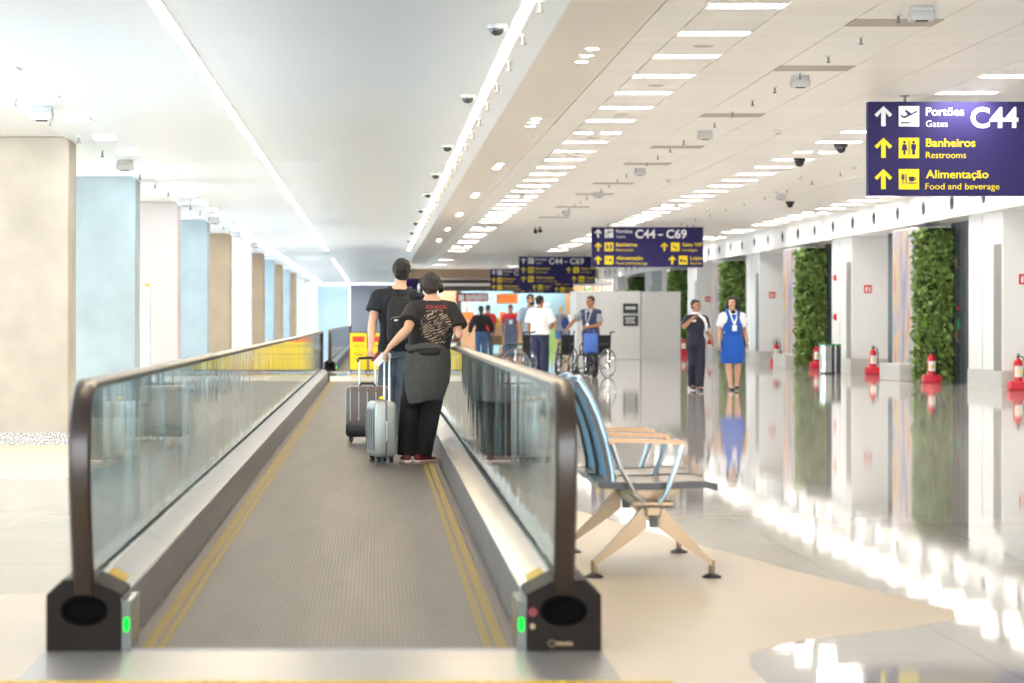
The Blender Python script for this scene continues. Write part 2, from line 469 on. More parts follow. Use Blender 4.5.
# speckled granite
def speckle():
    m = mat('speckled_granite', (200, 196, 190), 0.3); N, L, b = nodes_of(m)
    tc = N.new('ShaderNodeTexCoord'); v = N.new('ShaderNodeTexNoise'); v.inputs['Scale'].default_value = 70; v.inputs['Detail'].default_value = 3
    L.new(tc.outputs['Object'], v.inputs['Vector'])
    r = N.new('ShaderNodeValToRGB'); r.color_ramp.elements[0].position = .42; r.color_ramp.elements[0].color = srgb((120, 116, 112))
    r.color_ramp.elements[1].position = .55; r.color_ramp.elements[1].color = srgb((226, 222, 216))
    L.new(v.outputs['Fac'], r.inputs[0]); L.new(r.outputs[0], b.inputs['Base Color'])
    return m
M['granite'] = speckle()

# poster: soft upright blotches of lilac, yellow and rose
def poster():
    m = mat('painted_poster', (210, 190, 200), 0.35); N, L, b = nodes_of(m)
    tc = N.new('ShaderNodeTexCoord'); mp = N.new('ShaderNodeMapping'); mp.inputs['Scale'].default_value = (1, 1.6, 0.45)
    L.new(tc.outputs['Object'], mp.inputs['Vector'])
    v = N.new('ShaderNodeTexNoise'); v.inputs['Scale'].default_value = 1.5; v.inputs['Detail'].default_value = 3
    L.new(mp.outputs['Vector'], v.inputs['Vector'])
    r = N.new('ShaderNodeValToRGB'); e = r.color_ramp.elements
    e[0].position = .36; e[0].color = srgb((128, 126, 156)); e[1].position = .7; e[1].color = srgb((196, 96, 90))
    for p, c in ((.50, (176, 164, 176)), (.58, (206, 178, 110)), (.64, (196, 150, 136))):
        q = e.new(p); q.color = srgb(c)
    L.new(v.outputs['Fac'], r.inputs[0]); L.new(r.outputs[0], b.inputs['Base Color'])
    return m
M['poster'] = poster()
# ------------------------------------------------------------------ room shell
YB, YE = -6.0, 116.0
ZS, ZC, ZB = 2.98, 3.67, 3.12          # walkway soffit, main ceiling, bulkhead underside
mb = MB(); mb.b2((-8.2, YB, -0.2), (13.2, YE + 8, 0)); struct(mb.build('floor', M['floor']))
# beige stone inlay round the foot of the walkway
mb = MB()
poly = [(-1.20, 6.5), (-1.20, 18.5), (0.82, 18.5), (1.305, 15.4), (1.60, 13.9), (1.82, 12.77), (2.10, 11.5), (2.43, 10.14), (2.36, 9.85), (2.10, 9.58), (1.80, 9.36),
        (1.53, 9.1), (1.354, 8.8), (1.318, 8.48), (1.31, 8.13), (1.33, 7.4), (1.4, 6.5)]
mb.prism(poly, 'z', -0.01, 0.002)
struct(mb.build('floor_inlay', M['floor_beige']))
mb = MB()
mb.prism([(-8.0, 6.5), (-1.2, 6.5), (-1.2, 10.8), (-3.2, 10.4), (-5.0, 9.0), (-8, 8.6)], 'z', -0.01, 0.002)
mb.prism([(-8.0, 18.6), (-2.4, 18.6), (-1.9, 24), (-1.9, 40), (-8, 40)], 'z', -0.01, 0.002)
struct(mb.build('floor_inlay', M['floor_beige']))

# walkway soffit with hairline joints, and its raised edge
mb = MB()
for a, b in ((YB, 9.0), (9.006, 26.8), (26.812, 60.8), (60.82, 88), (88.02, YE)):
    mb.b2((-2.99, a, ZS), (1.08, b, ZS + 0.8))
struct(mb.build('ceiling_soffit', M['soffit']))
mb = MB(); mb.b2((-8.2, YB, 3.01), (-3.0, YE, 3.3)); struct(mb.build('ceiling_aisle', M['soffit_side']))
mb = MB()
for a, b in ((YB, 29.2), (29.21, 60), (60.01, YE)): mb.b2((1.08, a, ZC), (2.23, b, ZC + 0.1))
struct(mb.build('ceiling_band', M['band']))
seams = [2.235, 2.585, 3.21, 3.91, 4.63, 5.335, 6.07, 6.71, 7.45, 8.2, 8.95, 9.7, 10.34, 10.72]
mb = MB()
def gone(k, y): return y > 62 and (k % 3 == 1 or (y > 86 and k % 5))     # fewer panels far down the hall
lamp_y = {2.585: (17.06, 54), 6.07: (20.68, 52), 9.7: (24.3, 50)}
for a, b in zip(seams, seams[1:]):
    ys = [YB]
    if a in lamp_y:
        for k in range(lamp_y[a][1]):
            y = lamp_y[a][0] + 1.807 * k
            if k % 9 != 8 and y < 114.5 and not gone(k, y): ys += [y - .15, y + .15]
    ys.append(YE)
    for i in range(0, len(ys), 2): mb.b2((a + 0.005, ys[i], ZC), (b - 0.005, ys[i + 1], ZC + 0.06))
struct(mb.build('ceiling', M['plank']))
mb = MB(); mb.b2((1.0, YB, ZC + 0.12), (13.2, YE, ZC + 0.2)); struct(mb.build('ceiling_void', M['ceil_gap']))

# aisle wall with daylight windows
mb = MB()
wins = [(-3.5, 4.0)] + [(13.9 + 13.3 * i, 20.1 + 13.3 * i) for i in range(7)]
edges = [YB] + [e for w in wins for e in w] + [YE]
for i in range(0, len(edges), 2): mb.b2((-8.2, edges[i], 0), (-7.9, edges[i + 1], 3.3))
for a, b in wins: mb.b2((-8.2, a, 0), (-7.9, b, 0.35)); mb.b2((-8.2, a, 2.85), (-7.9, b, 3.3))
struct(mb.build('wall_left', M['white']))
for i, (a, b) in enumerate(wins):
    mb = MB()
    for y in (a, (a + b) / 2, b): mb.b2((-8.1, y - .04, .35), (-8.0, y + .04, 2.85))
    for z in (.35, 1.6, 2.81): mb.b2((-8.09, a, z), (-8.01, b, z + .05))
    w = struct(mb.build('window_%d' % (i + 1), M['grey_box']))
    mb = MB(); mb.b2((-8.055, a, .36), (-8.045, b, 2.84)); mb.build('window_pane', M['pane'], w)

# left columns: concrete, alternating lamp and daylight tints put into the tones
cols = [(23.6, 'warm_lit_concrete'), (30.2, 'daylit_concrete'), (36.7, 'pink_plaster'), (43.2, 'daylit_concrete'), (50.0, 'brown_lit_concrete'),
        (58.3, 'white'), (65.0, 'brown_lit_concrete'), (71.6, 'daylit_concrete'), (78.0, 'brown_lit_concrete'), (84.8, 'daylit_concrete'), (91.5, 'brown_lit_concrete'), (103.5, 'white')]
for i, (y, k) in enumerate(cols):
    mb = MB(); w = 1.6 if i == 0 else 1.15
    mb.box((-2.99 - w / 2, y + .3, 1.505), (w, .6, 3.01), bev=.015)
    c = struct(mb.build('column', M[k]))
    mb = MB(); mb.box((-2.985 - w / 2, y + .3, .06), (w + .03, .63, .12)); mb.build('base', M['granite'], c)
# right wall: pilasters, bulkhead, gate doors
mb = MB(); mb.b2((12.3, YB, 0), (12.5, YE, ZC + .2)); struct(mb.build('wall_right', M['white']))
mb = MB(); mb.b2((10.70, YB, ZB), (12.3, YE, ZC + .1)); struct(mb.build('wall_bulkhead', M['white']))
D0, BAY = 42.0, 13.3
for k in range(-3, 6):
    y = D0 + BAY * k
    mb = MB(); mb.b2((10.9, y, .33), (12.3, y + 2.4, ZB), bev=.01)
    p = struct(mb.build('pilaster', M['white_gloss'])) if False else struct(mb.build('pillar', M['white_gloss']))
    mb = MB(); mb.b2((10.885, y - .015, 0), (12.3, y + 2.415, .33)); mb.build('base', M['base_grey'], p)
    mb = MB(); mb.b2((10.892, y + .06, .335), (10.9, y + .58, 2.55)); mb.build('perforated_panel', M['slot'], p)
    mb = MB(); mb.b2((10.897, y + 1.38, .335), (10.9, y + 1.395, ZB)); mb.build('joint_line', M['slot'], p)
    # gate door: folding dark leaves set back from the pilasters
    mb = MB()
    yy = y + 2.4
    while yy < y + 11.4:
        if y + 5.2 < yy < y + 10.6: yy = y + 10.65
        b = yy + .40
        mb.prism([(11.34, yy), (11.30, yy + .21), (11.34, b), (11.42, b), (11.42, yy)], 'z', 0.0, ZB); yy = b
    struct(mb.build('door_%d' % (k + 4), M['dark_door']))

# far end
mb = MB(); mb.b2((-8.2, 116.2, 0), (-2.75, 116.5, 3.4)); mb.b2((-2.9, 116.2, 2.86), (13.2, 116.5, 2.99))
struct(mb.build('wall_end', M['white']))
mb = MB()
mb.b2((-2.75, 116.25, 0), (-1.25, 116.4, 2.9))
for i in range(18): mb.b2((-2.7, 116.22, .1 + i * .155), (-1.3, 116.26, .1 + i * .155 + .12))
struct(mb.build('wall_shutter', M['shutter']))
mb = MB(); mb.b2((-1.2, 116.0, 0), (1.05, 116.3, 2.9)); struct(mb.build('wall_blue', M['blue_wall']))
mb = MB(); mb.b2((1.08, 116.0, 3.22), (13.2, 116.6, 3.8)); struct(mb.build('wall_fascia', M['fascia_brown']))
mb = MB(); mb.b2((1.08, 117.5, 2.95), (13.2, 117.7, 3.3)); struct(mb.build('wall_fascia', M['white']))
mb = MB(); mb.b2((1.06, 116.6, 2.62), (9.0, 117.2, 3.14)); struct(mb.build('wall_header', M['header_dark']))
mb = MB(); mb.b2((1.0, 121.8, 0), (13.2, 122, 3.4)); struct(mb.build('wall_shop', M['mural_blue']))
mb = MB(); mb.b2((1.0, 116.6, 3.3), (13.2, 124, 3.4)); struct(mb.build('ceiling_shop', M['white']))

def at(px, py, d): return V(((px - 375) * d / FPX, d, EYE - (py - 320) * d / FPX))
def slab(mb, x0, x1, y0, y1, d, t=.08, bev=0.0):
    """a board facing the hall: photo rectangle x0..x1, y0..y1 at distance d, t thick"""
    a, b = at(x0, y1, d), at(x1, y0, d)
    mb.b2((a.x, d, a.z), (b.x, d + t, b.z), bev=bev)

# ------------------------------------------------------------------ ceiling lamps
def lamp_bar(w, l, z):
    r = empty('ceiling_lamp')
    mb = MB(); t = .012
    if not z:
        mb.b2((-w / 2, -l / 2, -.002), (w / 2, -l / 2 + .01, .026)); mb.b2((-w / 2, l / 2 - .01, -.002), (w / 2, l / 2, .026)); mb.b2((-w / 2, -l / 2, -.002), (-w / 2 + .01, l / 2, .026)); mb.b2((w / 2 - .01, -l / 2, -.002), (w / 2, l / 2, .026)); mb.build('frame', M['white'], r)
        mb = MB(); mb.b2((-w / 2 + .01, -l / 2 + .01, .016), (w / 2 - .01, l / 2 - .01, .026)); mb.build('diffuser', M['lamp'], r)
        return r
    mb.b2((-w / 2 - t, -l / 2 - t, -.012), (w / 2 + t, -l / 2, .01)); mb.b2((-w / 2 - t, l / 2, -.012), (w / 2 + t, l / 2 + t, .01))
    mb.b2((-w / 2 - t, -l / 2, -.012), (-w / 2, l / 2, .01)); mb.b2((w / 2, -l / 2, -.012), (w / 2 + t, l / 2, .01))
    mb.build('frame', M['white'], r)
    mb = MB(); mb.b2((-w / 2, -l / 2, -.009), (w / 2, l / 2, .008)); mb.build('diffuser', M['lamp'], r)
    return r
rows = [(2.897, 'warm white light panel in the ceiling row beside the smooth plaster band', 'light panels beside the plaster band', 17.06, 54),
        (6.40, 'warm white light panel in the middle row of the plank ceiling', 'light panels in the middle ceiling row', 20.68, 52),
        (10.03, 'warm white light panel in the ceiling row along the wall bulkhead', 'light panels along the bulkhead', 24.3, 50)]
full = lamp_bar(.613, .30, 0); half = lamp_bar(.24, .26, 1)
usedf = usedh = False
for X, lab, grp, y0, n in rows:
    for k in range(n):
        y = y0 + 1.807 * k
        if y > 114.5: break
        if gone(k, y): continue
        split = (k % 9 == 8)
        for dx in ((-.18, .18) if split else (0,)):
            src = half if split else full
            if split: o = src if not usedh else copy_tree(src); usedh = True
            else: o = src if not usedf else copy_tree(src); usedf = True
            o.location = (X + dx, y, ZC - (.004 if split else 0))
            tag(o, lab, 'ceiling light', grp)
# square downlights of the walkway soffit
sq = empty('downlight')
mb = MB(); mb.loft([ring((0, 0, .01), (0, 0, 1), .15, n=4), ring((0, 0, -.012), (0, 0, 1), .16, n=4)]); o = mb.build('trim', M['white'], sq); o.rotation_euler.z = PI / 4
mb = MB(); mb.b2((-.10, -.10, -.016), (.10, .10, 0)); mb.build('diffuser', M['lamp_side'], sq)
for k in range(47):
    o = sq if k == 0 else copy_tree(sq)
    o.location = (-2.6, 14.77 + 2.13 * k, ZS)
    tag(o, 'small square cool white downlight in the soffit row beside the concrete columns', 'ceiling light', 'downlights beside the columns')
# triplets of tiny downlights in the plaster band
dn = empty('downlight')
mb = MB(); mb.cyl((0, 0, -.01), (0, 0, .01), .075, n=20); mb.build('trim', M['white'], dn)
mb = MB(); mb.cyl((0, 0, -.014), (0, 0, 0), .058, n=20); mb.build('diffuser', M['lamp'], dn)
first = True
for y in (22.3, 29.9, 38.4, 47.3, 56.0, 65, 74):
    for j in (-1, 0, 1):
        o = dn if first else copy_tree(dn); first = False
        o.location = (1.955, y + j * .56, ZC)
        tag(o, 'tiny round downlight, one of three close together in the plaster band', 'ceiling light', 'triplets of tiny downlights')
# continuous light lines above the handrails
for X, word in ((-1.213, 'on the side of the concrete columns'), (.85, 'on the side of the plaster band')):
    for a, b, w2 in ((9.1, 61.0, 'long glowing'), (70, 108, 'short far glowing')):
        if X > 0 and a > 65: continue
        s = thing('ceiling_light_line', '%s light line in the walkway soffit %s' % (w2, word), 'light line', (X, a, ZS))
        mb = MB(); mb.b2((-.04, 0, -.006), (-.027, b - a, .01)); mb.b2((.027, 0, -.006), (.04, b - a, .01)); mb.build('trim', M['white'], s)
        mb = MB(); mb.b2((-.027, .01, -.010), (.027, b - a - .01, .0)); mb.build('diffuser', M['strip'], s)

# ------------------------------------------------------------------ ceiling fittings
def fit(name, build, spots, lab, cat, grp):
    r = empty(name); build(r)
    for i, p in enumerate(spots):
        o = r if i == 0 else copy_tree(r)
        o.location = p
        tag(o, lab, cat, grp)
def vent(r):
    mb = MB(); mb.b2((-.36, -.22, -.008), (.36, -.19, .01)); mb.b2((-.36, .19, -.008), (.36, .22, .01)); mb.b2((-.36, -.19, -.008), (-.345, .19, .01)); mb.b2((.345, -.19, -.008), (.36, .19, .01))
    mb.build('frame', M['grey_vent'], r)
    mb = MB()
    for i in range(9): mb.b2((-.345, -.185 + i * .042, -.006), (.345, -.185 + i * .042 + .024, .004))
    mb.build('slats', M['grey_vent'], r)
    mb = MB(); mb.b2((-.345, -.19, .004), (.345, .19, .012)); mb.build('backing', M['seat_edge'], r)
fit('air_vent', vent, [(4.27, y, ZC) for y in (15.8, 19.9, 23.5, 28.9, 34.2, 37.9, 43.3, 47, 52.3, 57.6)], 'grey slotted air vent flush in the plank ceiling', 'air vent', 'air vents in the plank ceiling')
def ebox(r):
    mb = MB(); mb.box((0, 0, -.02), (.17, .13, .04), bev=.008); mb.build('housing', M['grey_box'], r, smooth=True)
    mb = MB(); mb.box((0, 0, -.075), (.19, .15, .075), bev=.015); mb.build('clear_cover', M['grey_box'], r, smooth=True)
    mb = MB(); mb.box((0, -.02, -.115), (.09, .06, .01)); mb.build('lens', M['black'], r)
fit('ceiling_emergency_light', ebox, [(4.27, y, ZC) for y in (18.9, 24.3, 31.3, 39, 46.2, 54)] + [(7.9, y, ZC) for y in (33.5, 47, 60)], 'pale grey emergency light box under the plank ceiling', 'emergency light', 'emergency lights under the plank ceiling')
fit('ceiling_emergency_light', ebox, [(-2.75, y, ZS) for y in (19.98, 26.6, 34.9, 41.3, 48, 55, 62)], 'pale grey emergency light box on the soffit edge near the columns', 'emergency light', 'emergency lights near the columns')
def sprink(r):
    mb = MB(); mb.cyl((0, 0, 0), (0, 0, -.012), .026); mb.build('collar', M['white'], r)
    mb = MB(); mb.cyl((0, 0, -.01), (0, 0, -.06), .009); mb.build('stem', M['slot'], r)
    mb = MB(); mb.cyl((0, 0, -.06), (0, 0, -.068), .02); mb.build('deflector', M['slot'], r)
fit('ceiling_sprinkler', sprink, [(4.2, 17.9 + 1.5 * i, ZC) for i in range(26)] + [(7.7, 27 + 2.6 * i, ZC) for i in range(14)], 'small sprinkler head hanging from the plank ceiling', 'sprinkler', 'sprinklers in the plank ceiling')
fit('ceiling_sprinkler', sprink, [(.91, 13.3 + 1.55 * i, ZS) for i in range(28)], 'small sprinkler head near the soffit edge beside the light line', 'sprinkler', 'sprinklers beside the light line')
fit('ceiling_sprinkler', sprink, [(-2.83, 19.1 + 2.0 * i, ZS) for i in range(18)], 'small sprinkler head on the soffit edge near the columns', 'sprinkler', 'sprinklers near the columns')
def dome(r):
    mb = MB(); mb.cyl((0, 0, 0), (0, 0, -.025), .06, .058, n=20); mb.build('base', M['grey_box'], r, smooth=True)
    mb = MB(); mb.ell((0, 0, -.028), (.045, .045, .04)); mb.build('dome', M['bin_dark'], r, smooth=True)
fit('ceiling_camera', dome, [(.727, y, ZS) for y in (14.4, 18.9, 24.3, 29, 33.5, 38.3, 43.2, 48, 53)], 'small pale dome camera in the row along the walkway light line', 'camera', 'dome cameras along the light line')
def bdome(r):
    mb = MB(); mb.cyl((0, 0, 0), (0, 0, -.05), .10, .085, n=20); mb.build('base', M['black'], r, smooth=True)
    mb = MB(); mb.ell((0, 0, -.06), (.07, .07, .07)); mb.build('dome', M['black_gloss'], r, smooth=True)
for (px, py), lab in zip([(840.8, 144), (799.5, 158.5), (790, 201.5)], ('black dome camera under the split light panel near the first hanging sign', 'black dome camera under a light panel of the middle row', 'black dome camera on bare ceiling planks between two rows of light panels')):
    d = (ZC - EYE) * FPX / (320 - py)
    r = thing('ceiling_camera', lab, 'camera', ((px - 375) * d / FPX, d, ZC)); bdome(r)
def bullet(r):
    mb = MB(); mb.cyl((0, 0, 0), (0, 0, -.08), .02); mb.build('bracket', M['black'], r)
    mb = MB(); mb.cyl((0, -.13, -.12), (0, .1, -.10), .05, n=16); mb.build('camera_body', M['black'], r, smooth=True)
for (px, py), lab in zip([(535.4, 227.5), (540, 226.5)], ('black bullet camera under the plank ceiling, first of a close pair', 'black bullet camera under the plank ceiling, second of a close pair')):
    d = (ZC - EYE) * FPX / (320 - py)
    r = thing('ceiling_camera', lab, 'camera', ((px - 375) * d / FPX, d, ZC)); bullet(r)
def smoke(r):
    mb = MB(); mb.loft([ring((0, 0, 0), (0, 0, 1), .055, n=18), ring((0, 0, -.02), (0, 0, 1), .055, n=18), ring((0, 0, -.045), (0, 0, 1), .03, n=18)]); mb.build('base', M['white'], r, smooth=True)
    mb = MB(); mb.cyl((0, 0, -.04), (0, 0, -.052), .026); mb.build('sensor', M['slot'], r)
fit('smoke_detector', smoke, [(7.35, 26.2, ZC), (7.6, 38.3, ZC), (7.2, 41, ZC), (7.55, 45.5, ZC), (7.3, 53, ZC), (7.35, 64, ZC), (5.2, 31.2, ZC), (5.1, 42, ZC)], 'small round white smoke detector on the plank ceiling', 'smoke detector', 'smoke detectors on the plank ceiling')
def spk(r):
    mb = MB(); mb.cyl((0, 0, .004), (0, 0, -.008), .1, n=24); mb.build('rim', M['band'], r)
    mb = MB(); mb.cyl((0, 0, 0), (0, 0, -.010), .085, n=24); mb.build('grille', M['grey_vent'], r)
fit('ceiling_speaker', spk, [(2.93, 20.68 + .9 + 3.614 * i, ZC) for i in range(10)], 'flush round speaker grille between two light panels', 'speaker', 'ceiling speakers between light panels')

# round air nozzles along the bulkhead
def nozzle(r):
    t = MB(); t.loft([ring((0, 0, 0), (1, 0, 0), .135, n=24), ring((-.012, 0, 0), (1, 0, 0), .13, n=24), ring((-.014, 0, 0), (1, 0, 0), .10, n=24)]); t.build('rim', M['frame_black'], r, smooth=True)
    t = MB(); t.loft([ring((-.012, 0, 0), (1, 0, 0), .10, n=24), ring((-.026, 0, -.005), (1, 0, 0.1), .075, n=24), ring((-.03, 0, -.005), (1, 0, 0.1), .045, n=24)]); t.build('nozzle', M['black'], r, smooth=True)
fit('air_vent_nozzle', nozzle, [(10.70, 42.5 + 2.33 * i, 3.40) for i in range(-5, 31)], 'round black air nozzle in the white bulkhead above the gates', 'air nozzle', 'air nozzles along the bulkhead')
# ------------------------------------------------------------------ living walls with posters, wall fittings
leafrng = random.Random(5)
def leaf_mesh():
    mb = MB()
    for i in range(3400):
        x = leafrng.uniform(0, .76); z = leafrng.uniform(.06, 2.98); y = -abs(leafrng.gauss(0, .07))
        if leafrng.random() < .3: x = leafrng.choice((leafrng.uniform(-.07, .03), leafrng.uniform(.7, .8)))
        s = leafrng.uniform(.06, .17); a = leafrng.uniform(0, 2 * PI)
        d = V((math.cos(a) * .6, leafrng.uniform(-.7, -.1), math.sin(a) * .6 - .35)).normalized() * s
        n = d.cross(V((leafrng.uniform(-1, 1), leafrng.uniform(-1, 1), leafrng.uniform(-1, 1)))).normalized() * s * .26
        p = V((x, y, z))
        mb._new([p, p + d * .45 + n, p + d, p + d * .45 - n], [(0, 1, 2, 3)])
    return mb
words_ = ['just past the pilaster cropped by the frame', 'between the two pilasters by the pale bins', 'behind the woman in the blue dress',
          'seen past the right edge of the white partition', 'seen only above the top of the white partition']
src = None
for k in range(0, 5):
    y = D0 + BAY * k + 5.45
    if src is None:
        r = empty('living_wall')
        mb = MB(); mb.b2((10.63, 0.04, .3), (11.33, 2.2, 3.05)); mb.build('core', M['white'], r)
        mb = MB(); mb.b2((10.68, .0, .12), (11.33, .045, 3.03)); mb.build('planting_mat', M['leaf_back'], r)
        o = leaf_mesh().build('foliage', M['leaf'], r); o.location = (10.62, 0, 0)
        mb = MB(); mb.b2((10.615, .12, .36), (10.63, 2.1, 3.02)); mb.build('poster', M['poster'], r)
        mb = MB(); mb.b2((10.36, .3, 0), (10.72, 2.2, .34), bev=.01); mb.b2((10.72, .12, 0), (11.33, 2.2, .3)); mb.build('plinth', M['base_grey'], r)
        src = r; o = r
    else: o = copy_tree(src)
    o.location = (0, y, 0)
    tag(o, 'green living wall panel with painted poster, ' + words_[k], 'living wall')

# fire equipment signs on the pilaster fronts
def fire_sign():
    r = empty('fire_sign')
    mb = MB(); mb.b2((-.09, -.012, -.09), (.09, 0, .09), bev=.004); mb.build('plate', M['red'], r)
    mb = MB(); mb.b2((-.055, -.016, -.06), (-.015, -.012, .03)); mb.b2((-.045, -.016, .03), (-.02, -.012, .06)); mb.b2((.02, -.016, -.06), (.06, -.012, -.02))
    mb.prism([(.025, -.015), (.06, .01), (.04, .06), (.02, .03)], 'y', -.016, -.012); mb.build('pictogram', M['label_white'], r)
    return r
fs = None
flabs = ['on the pilaster cut off by the frame', 'on the pilaster beyond the big green wall', 'on the pilaster just beyond the woman in blue', 'on the pilaster between the two women']
for k, lab in enumerate(flabs):
    o = fire_sign() if fs is None else copy_tree(fs)
    fs = fs or o
    o.location = (11.275, D0 + BAY * k - .001, 1.93)
    tag(o, 'small red and white fire equipment sign ' + lab, 'fire sign')
def alarm(z, lab):
    r = thing('fire_alarm', lab, 'fire alarm', (10.9, 57.0, z), 0)
    mb = MB(); mb.cyl((0, 0, 0), (-.03, 0, 0), .10, n=20); mb.build('base', M['label_white'], r, smooth=True)
    mb = MB(); mb.cyl((-.03, 0, 0), (-.09, 0, 0), .085, .06, n=20); mb.build('red_dome', M['red'], r, smooth=True)
alarm(2.22, 'small red alarm on white pilaster, upper of two above the bins')
alarm(1.29, 'small red alarm on white pilaster, lower of two above the bins')
r = thing('door_lock', 'green indicator and red light on the dark gate door beside the big green wall', 'door lock', (11.30, 46.75, 1.15))
mb = MB(); mb.b2((-.03, -.06, -.10), (0, .06, .10)); mb.build('green_light', M['green'], r)
mb = MB(); mb.cyl((0, -.02, .30), (-.03, -.02, .30), .04); mb.build('red_light', M['red'], r)
for z in (1.18, -.25):
    mb = MB(); mb.tube([(0, -.1, z - .1), (-.07, -.1, z - .08), (-.07, -.1, z + .08), (0, -.1, z + .1)], .02); mb.build('pull_handle', M['alu'], r)

# fire extinguishers on red floor stands
def extinguisher():
    r = empty('fire_extinguisher')
    mb = MB(); mb.box((0, 0, .085), (.34, .26, .17), bev=.03); mb.build('floor_stand', M['pinkred'], r, smooth=True)
    mb = MB(); prof = [(.082, .12), (.082, .46), (.079, .49), (.068, .52), (.048, .542), (.026, .552), (.024, .57)]
    mb.loft([ring((0, 0, z), (0, 0, 1), q, n=20) for q, z in prof]); mb.build('cylinder', M['ext_red'], r, smooth=True)
    for nm, kk, z0, z1, a0, a1, q in (('label', 'label_white', .24, .43, -2.5, -.6, .0835), ('label', 'board_yellow', .30, .35, -1.9, -1.1, .0845)):
        pl = [(q * math.cos(a0 + (a1 - a0) * i / 10), q * math.sin(a0 + (a1 - a0) * i / 10)) for i in range(11)]
        mb = MB(); mb.prism(pl + [(x * .96, y * .96) for x, y in pl[::-1]], 'z', z0, z1); mb.build(nm, M[kk], r, smooth=True)
    mb = MB(); mb.cyl((0, 0, .56), (0, 0, .62), .022); mb.b2((-.015, -.10, .60), (.015, .03, .615)); mb.b2((-.015, -.09, .63), (.015, .03, .645)); mb.build('valve', M['black'], r)
    mb = MB(); mb.tube([(.02, 0, .60), (.09, 0, .58), (.115, 0, .48), (.11, 0, .34), (.105, 0, .24)], .012); mb.build('hose', M['black'], r)
    return r
exts = [((1018, 391), 'below the fire sign cut by the frame'), ((931.5, 383.5), 'in front of the big green wall'), ((873, 374.5), 'at the pilaster beyond the big green wall'),
        ((816.5, 369), 'beside the pale bins'), ((776.5, 364.5), 'under a pale hose ring'), ((709.5, 357.5), 'on the floor behind the two walking women'), ((683.5, 355.8), 'between partition and woman in dark suit')]
e0 = None
for (px, py), lab in exts:
    o = extinguisher() if e0 is None else copy_tree(e0)
    e0 = e0 or o
    d = EYE * FPX / (py - 320)
    o.location = ((px - 375) * d / FPX, d, 0)
    tag(o, 'red fire extinguisher in a red floor stand ' + lab, 'fire extinguisher')
r = thing('wall_mounted_hose', 'small pale hose ring on the white pilaster above an extinguisher', 'hose', (11.38, 68.55, .30))
mb = MB(); mb.tube([(.10 * math.cos(a), -.02, .10 * math.sin(a) + .3) for a in (2 * PI * i / 20 for i in range(20))], .014, closed=True); mb.build('coil', M['grey_vent'], r, smooth=True)
mb = MB(); mb.b2((-.04, -.03, .26), (.04, -.005, .34)); mb.build('bracket', M['slot'], r)

# pair of bins
for (x0, x1, k, lab) in ((821, 832.5, 'bin_steel', 'pale steel recycling bin with green rim beside the living wall'), (833.3, 841.6, 'bin_dark', 'dark steel recycling bin with green rim beside the pale one')):
    d = EYE * FPX / (373.8 - 320)
    xa, xb = (x0 - 375) * d / FPX, (x1 - 375) * d / FPX; w = xb - xa
    r = thing('recycling_bin', lab, 'bin', ((xa + xb) / 2, d + .15, 0))
    def sq_ring(z, s): 
        q = []
        for i in range(24):
            a = 2 * PI * i / 24; c, sn = math.cos(a), math.sin(a); e = .35
            q.append((math.copysign(abs(c) ** e, c) * w / 2 * s, math.copysign(abs(sn) ** e, sn) * .15, z))
        return [V(p) for p in q]
    mb = MB(); mb.loft([sq_ring(0.03, .96), sq_ring(.62, 1), sq_ring(.64, 1), sq_ring(.64, .9), sq_ring(.1, .86)], cap=True); mb.build('body', M[k], r, smooth=True)
    mb = MB(); mb.loft([sq_ring(.64, 1.03), sq_ring(.675, 1.03), sq_ring(.675, .86), sq_ring(.64, .86)], closed=True); mb.build('rim', M['green'], r, smooth=True)
    mb = MB(); mb.loft([sq_ring(0, .99), sq_ring(.035, .99)]); mb.build('plinth', M['seat_edge'], r)

# free-standing white partition with black notice boards
d = EYE * FPX / (359.5 - 320)
r = thing('partition_box', 'large white free-standing partition behind the wheelchairs with black notices', 'partition', (0, d, 0))
def pw(mb, x0, x1, z0, z1, y0, y1, bev=0.0): mb.b2(((x0 - 375) * d / FPX, y0, z0), ((x1 - 375) * d / FPX, y1, z1), bev=bev)
zt = EYE + 29 * d / FPX
mb = MB(); pw(mb, 576, 640.5, .0, zt, 0, 2.2, .02); mb.build('panel', M['part_wall'], r)
mb = MB(); pw(mb, 641, 680.5, .0, zt - .02, -.02, 2.2, .01); mb.build('panel', M['part_wall2'], r)
for a, b in ((303.5, 313.5), (315.5, 326)):
    mb = MB(); pw(mb, 623, 638, EYE + (320 - b) * d / FPX, EYE + (320 - a) * d / FPX, -.05, -.02); n = mb.build('notice', M['sign_dark'], r)
    mb = MB(); zz = EYE + (320 - a) * d / FPX
    lines = [(2.2, 12.5, 3, .09)] if a < 310 else [(2, 12, 2, .05), (2.5, 11, 4.4, .04), (2, 12.4, 6.6, .04)]
    for l0, l1, dy, h in lines: pw(mb, 623 + l0, 623 + l1, zz - dy * d / FPX - h, zz - dy * d / FPX, -.056, -.05)
    mb.build('writing', M['grey_box'], n)

# white totem beside the third column
r = thing('information_totem', 'tall white cabinet standing beside the third left column', 'cabinet', (-3.33, 34.2, 0))
mb = MB(); mb.box((0, .2, .86), (.26, .4, 1.66), bev=.02); mb.build('body', M['white_gloss'], r, smooth=True)
mb = MB(); mb.box((0, .2, .02), (.24, .38, .04)); mb.build('plinth', M['slot'], r)
mb = MB(); mb.cyl((.10, .1, 1.69), (.10, .1, 1.74), .03); mb.build('beacon', M['yellow'], r, smooth=True)

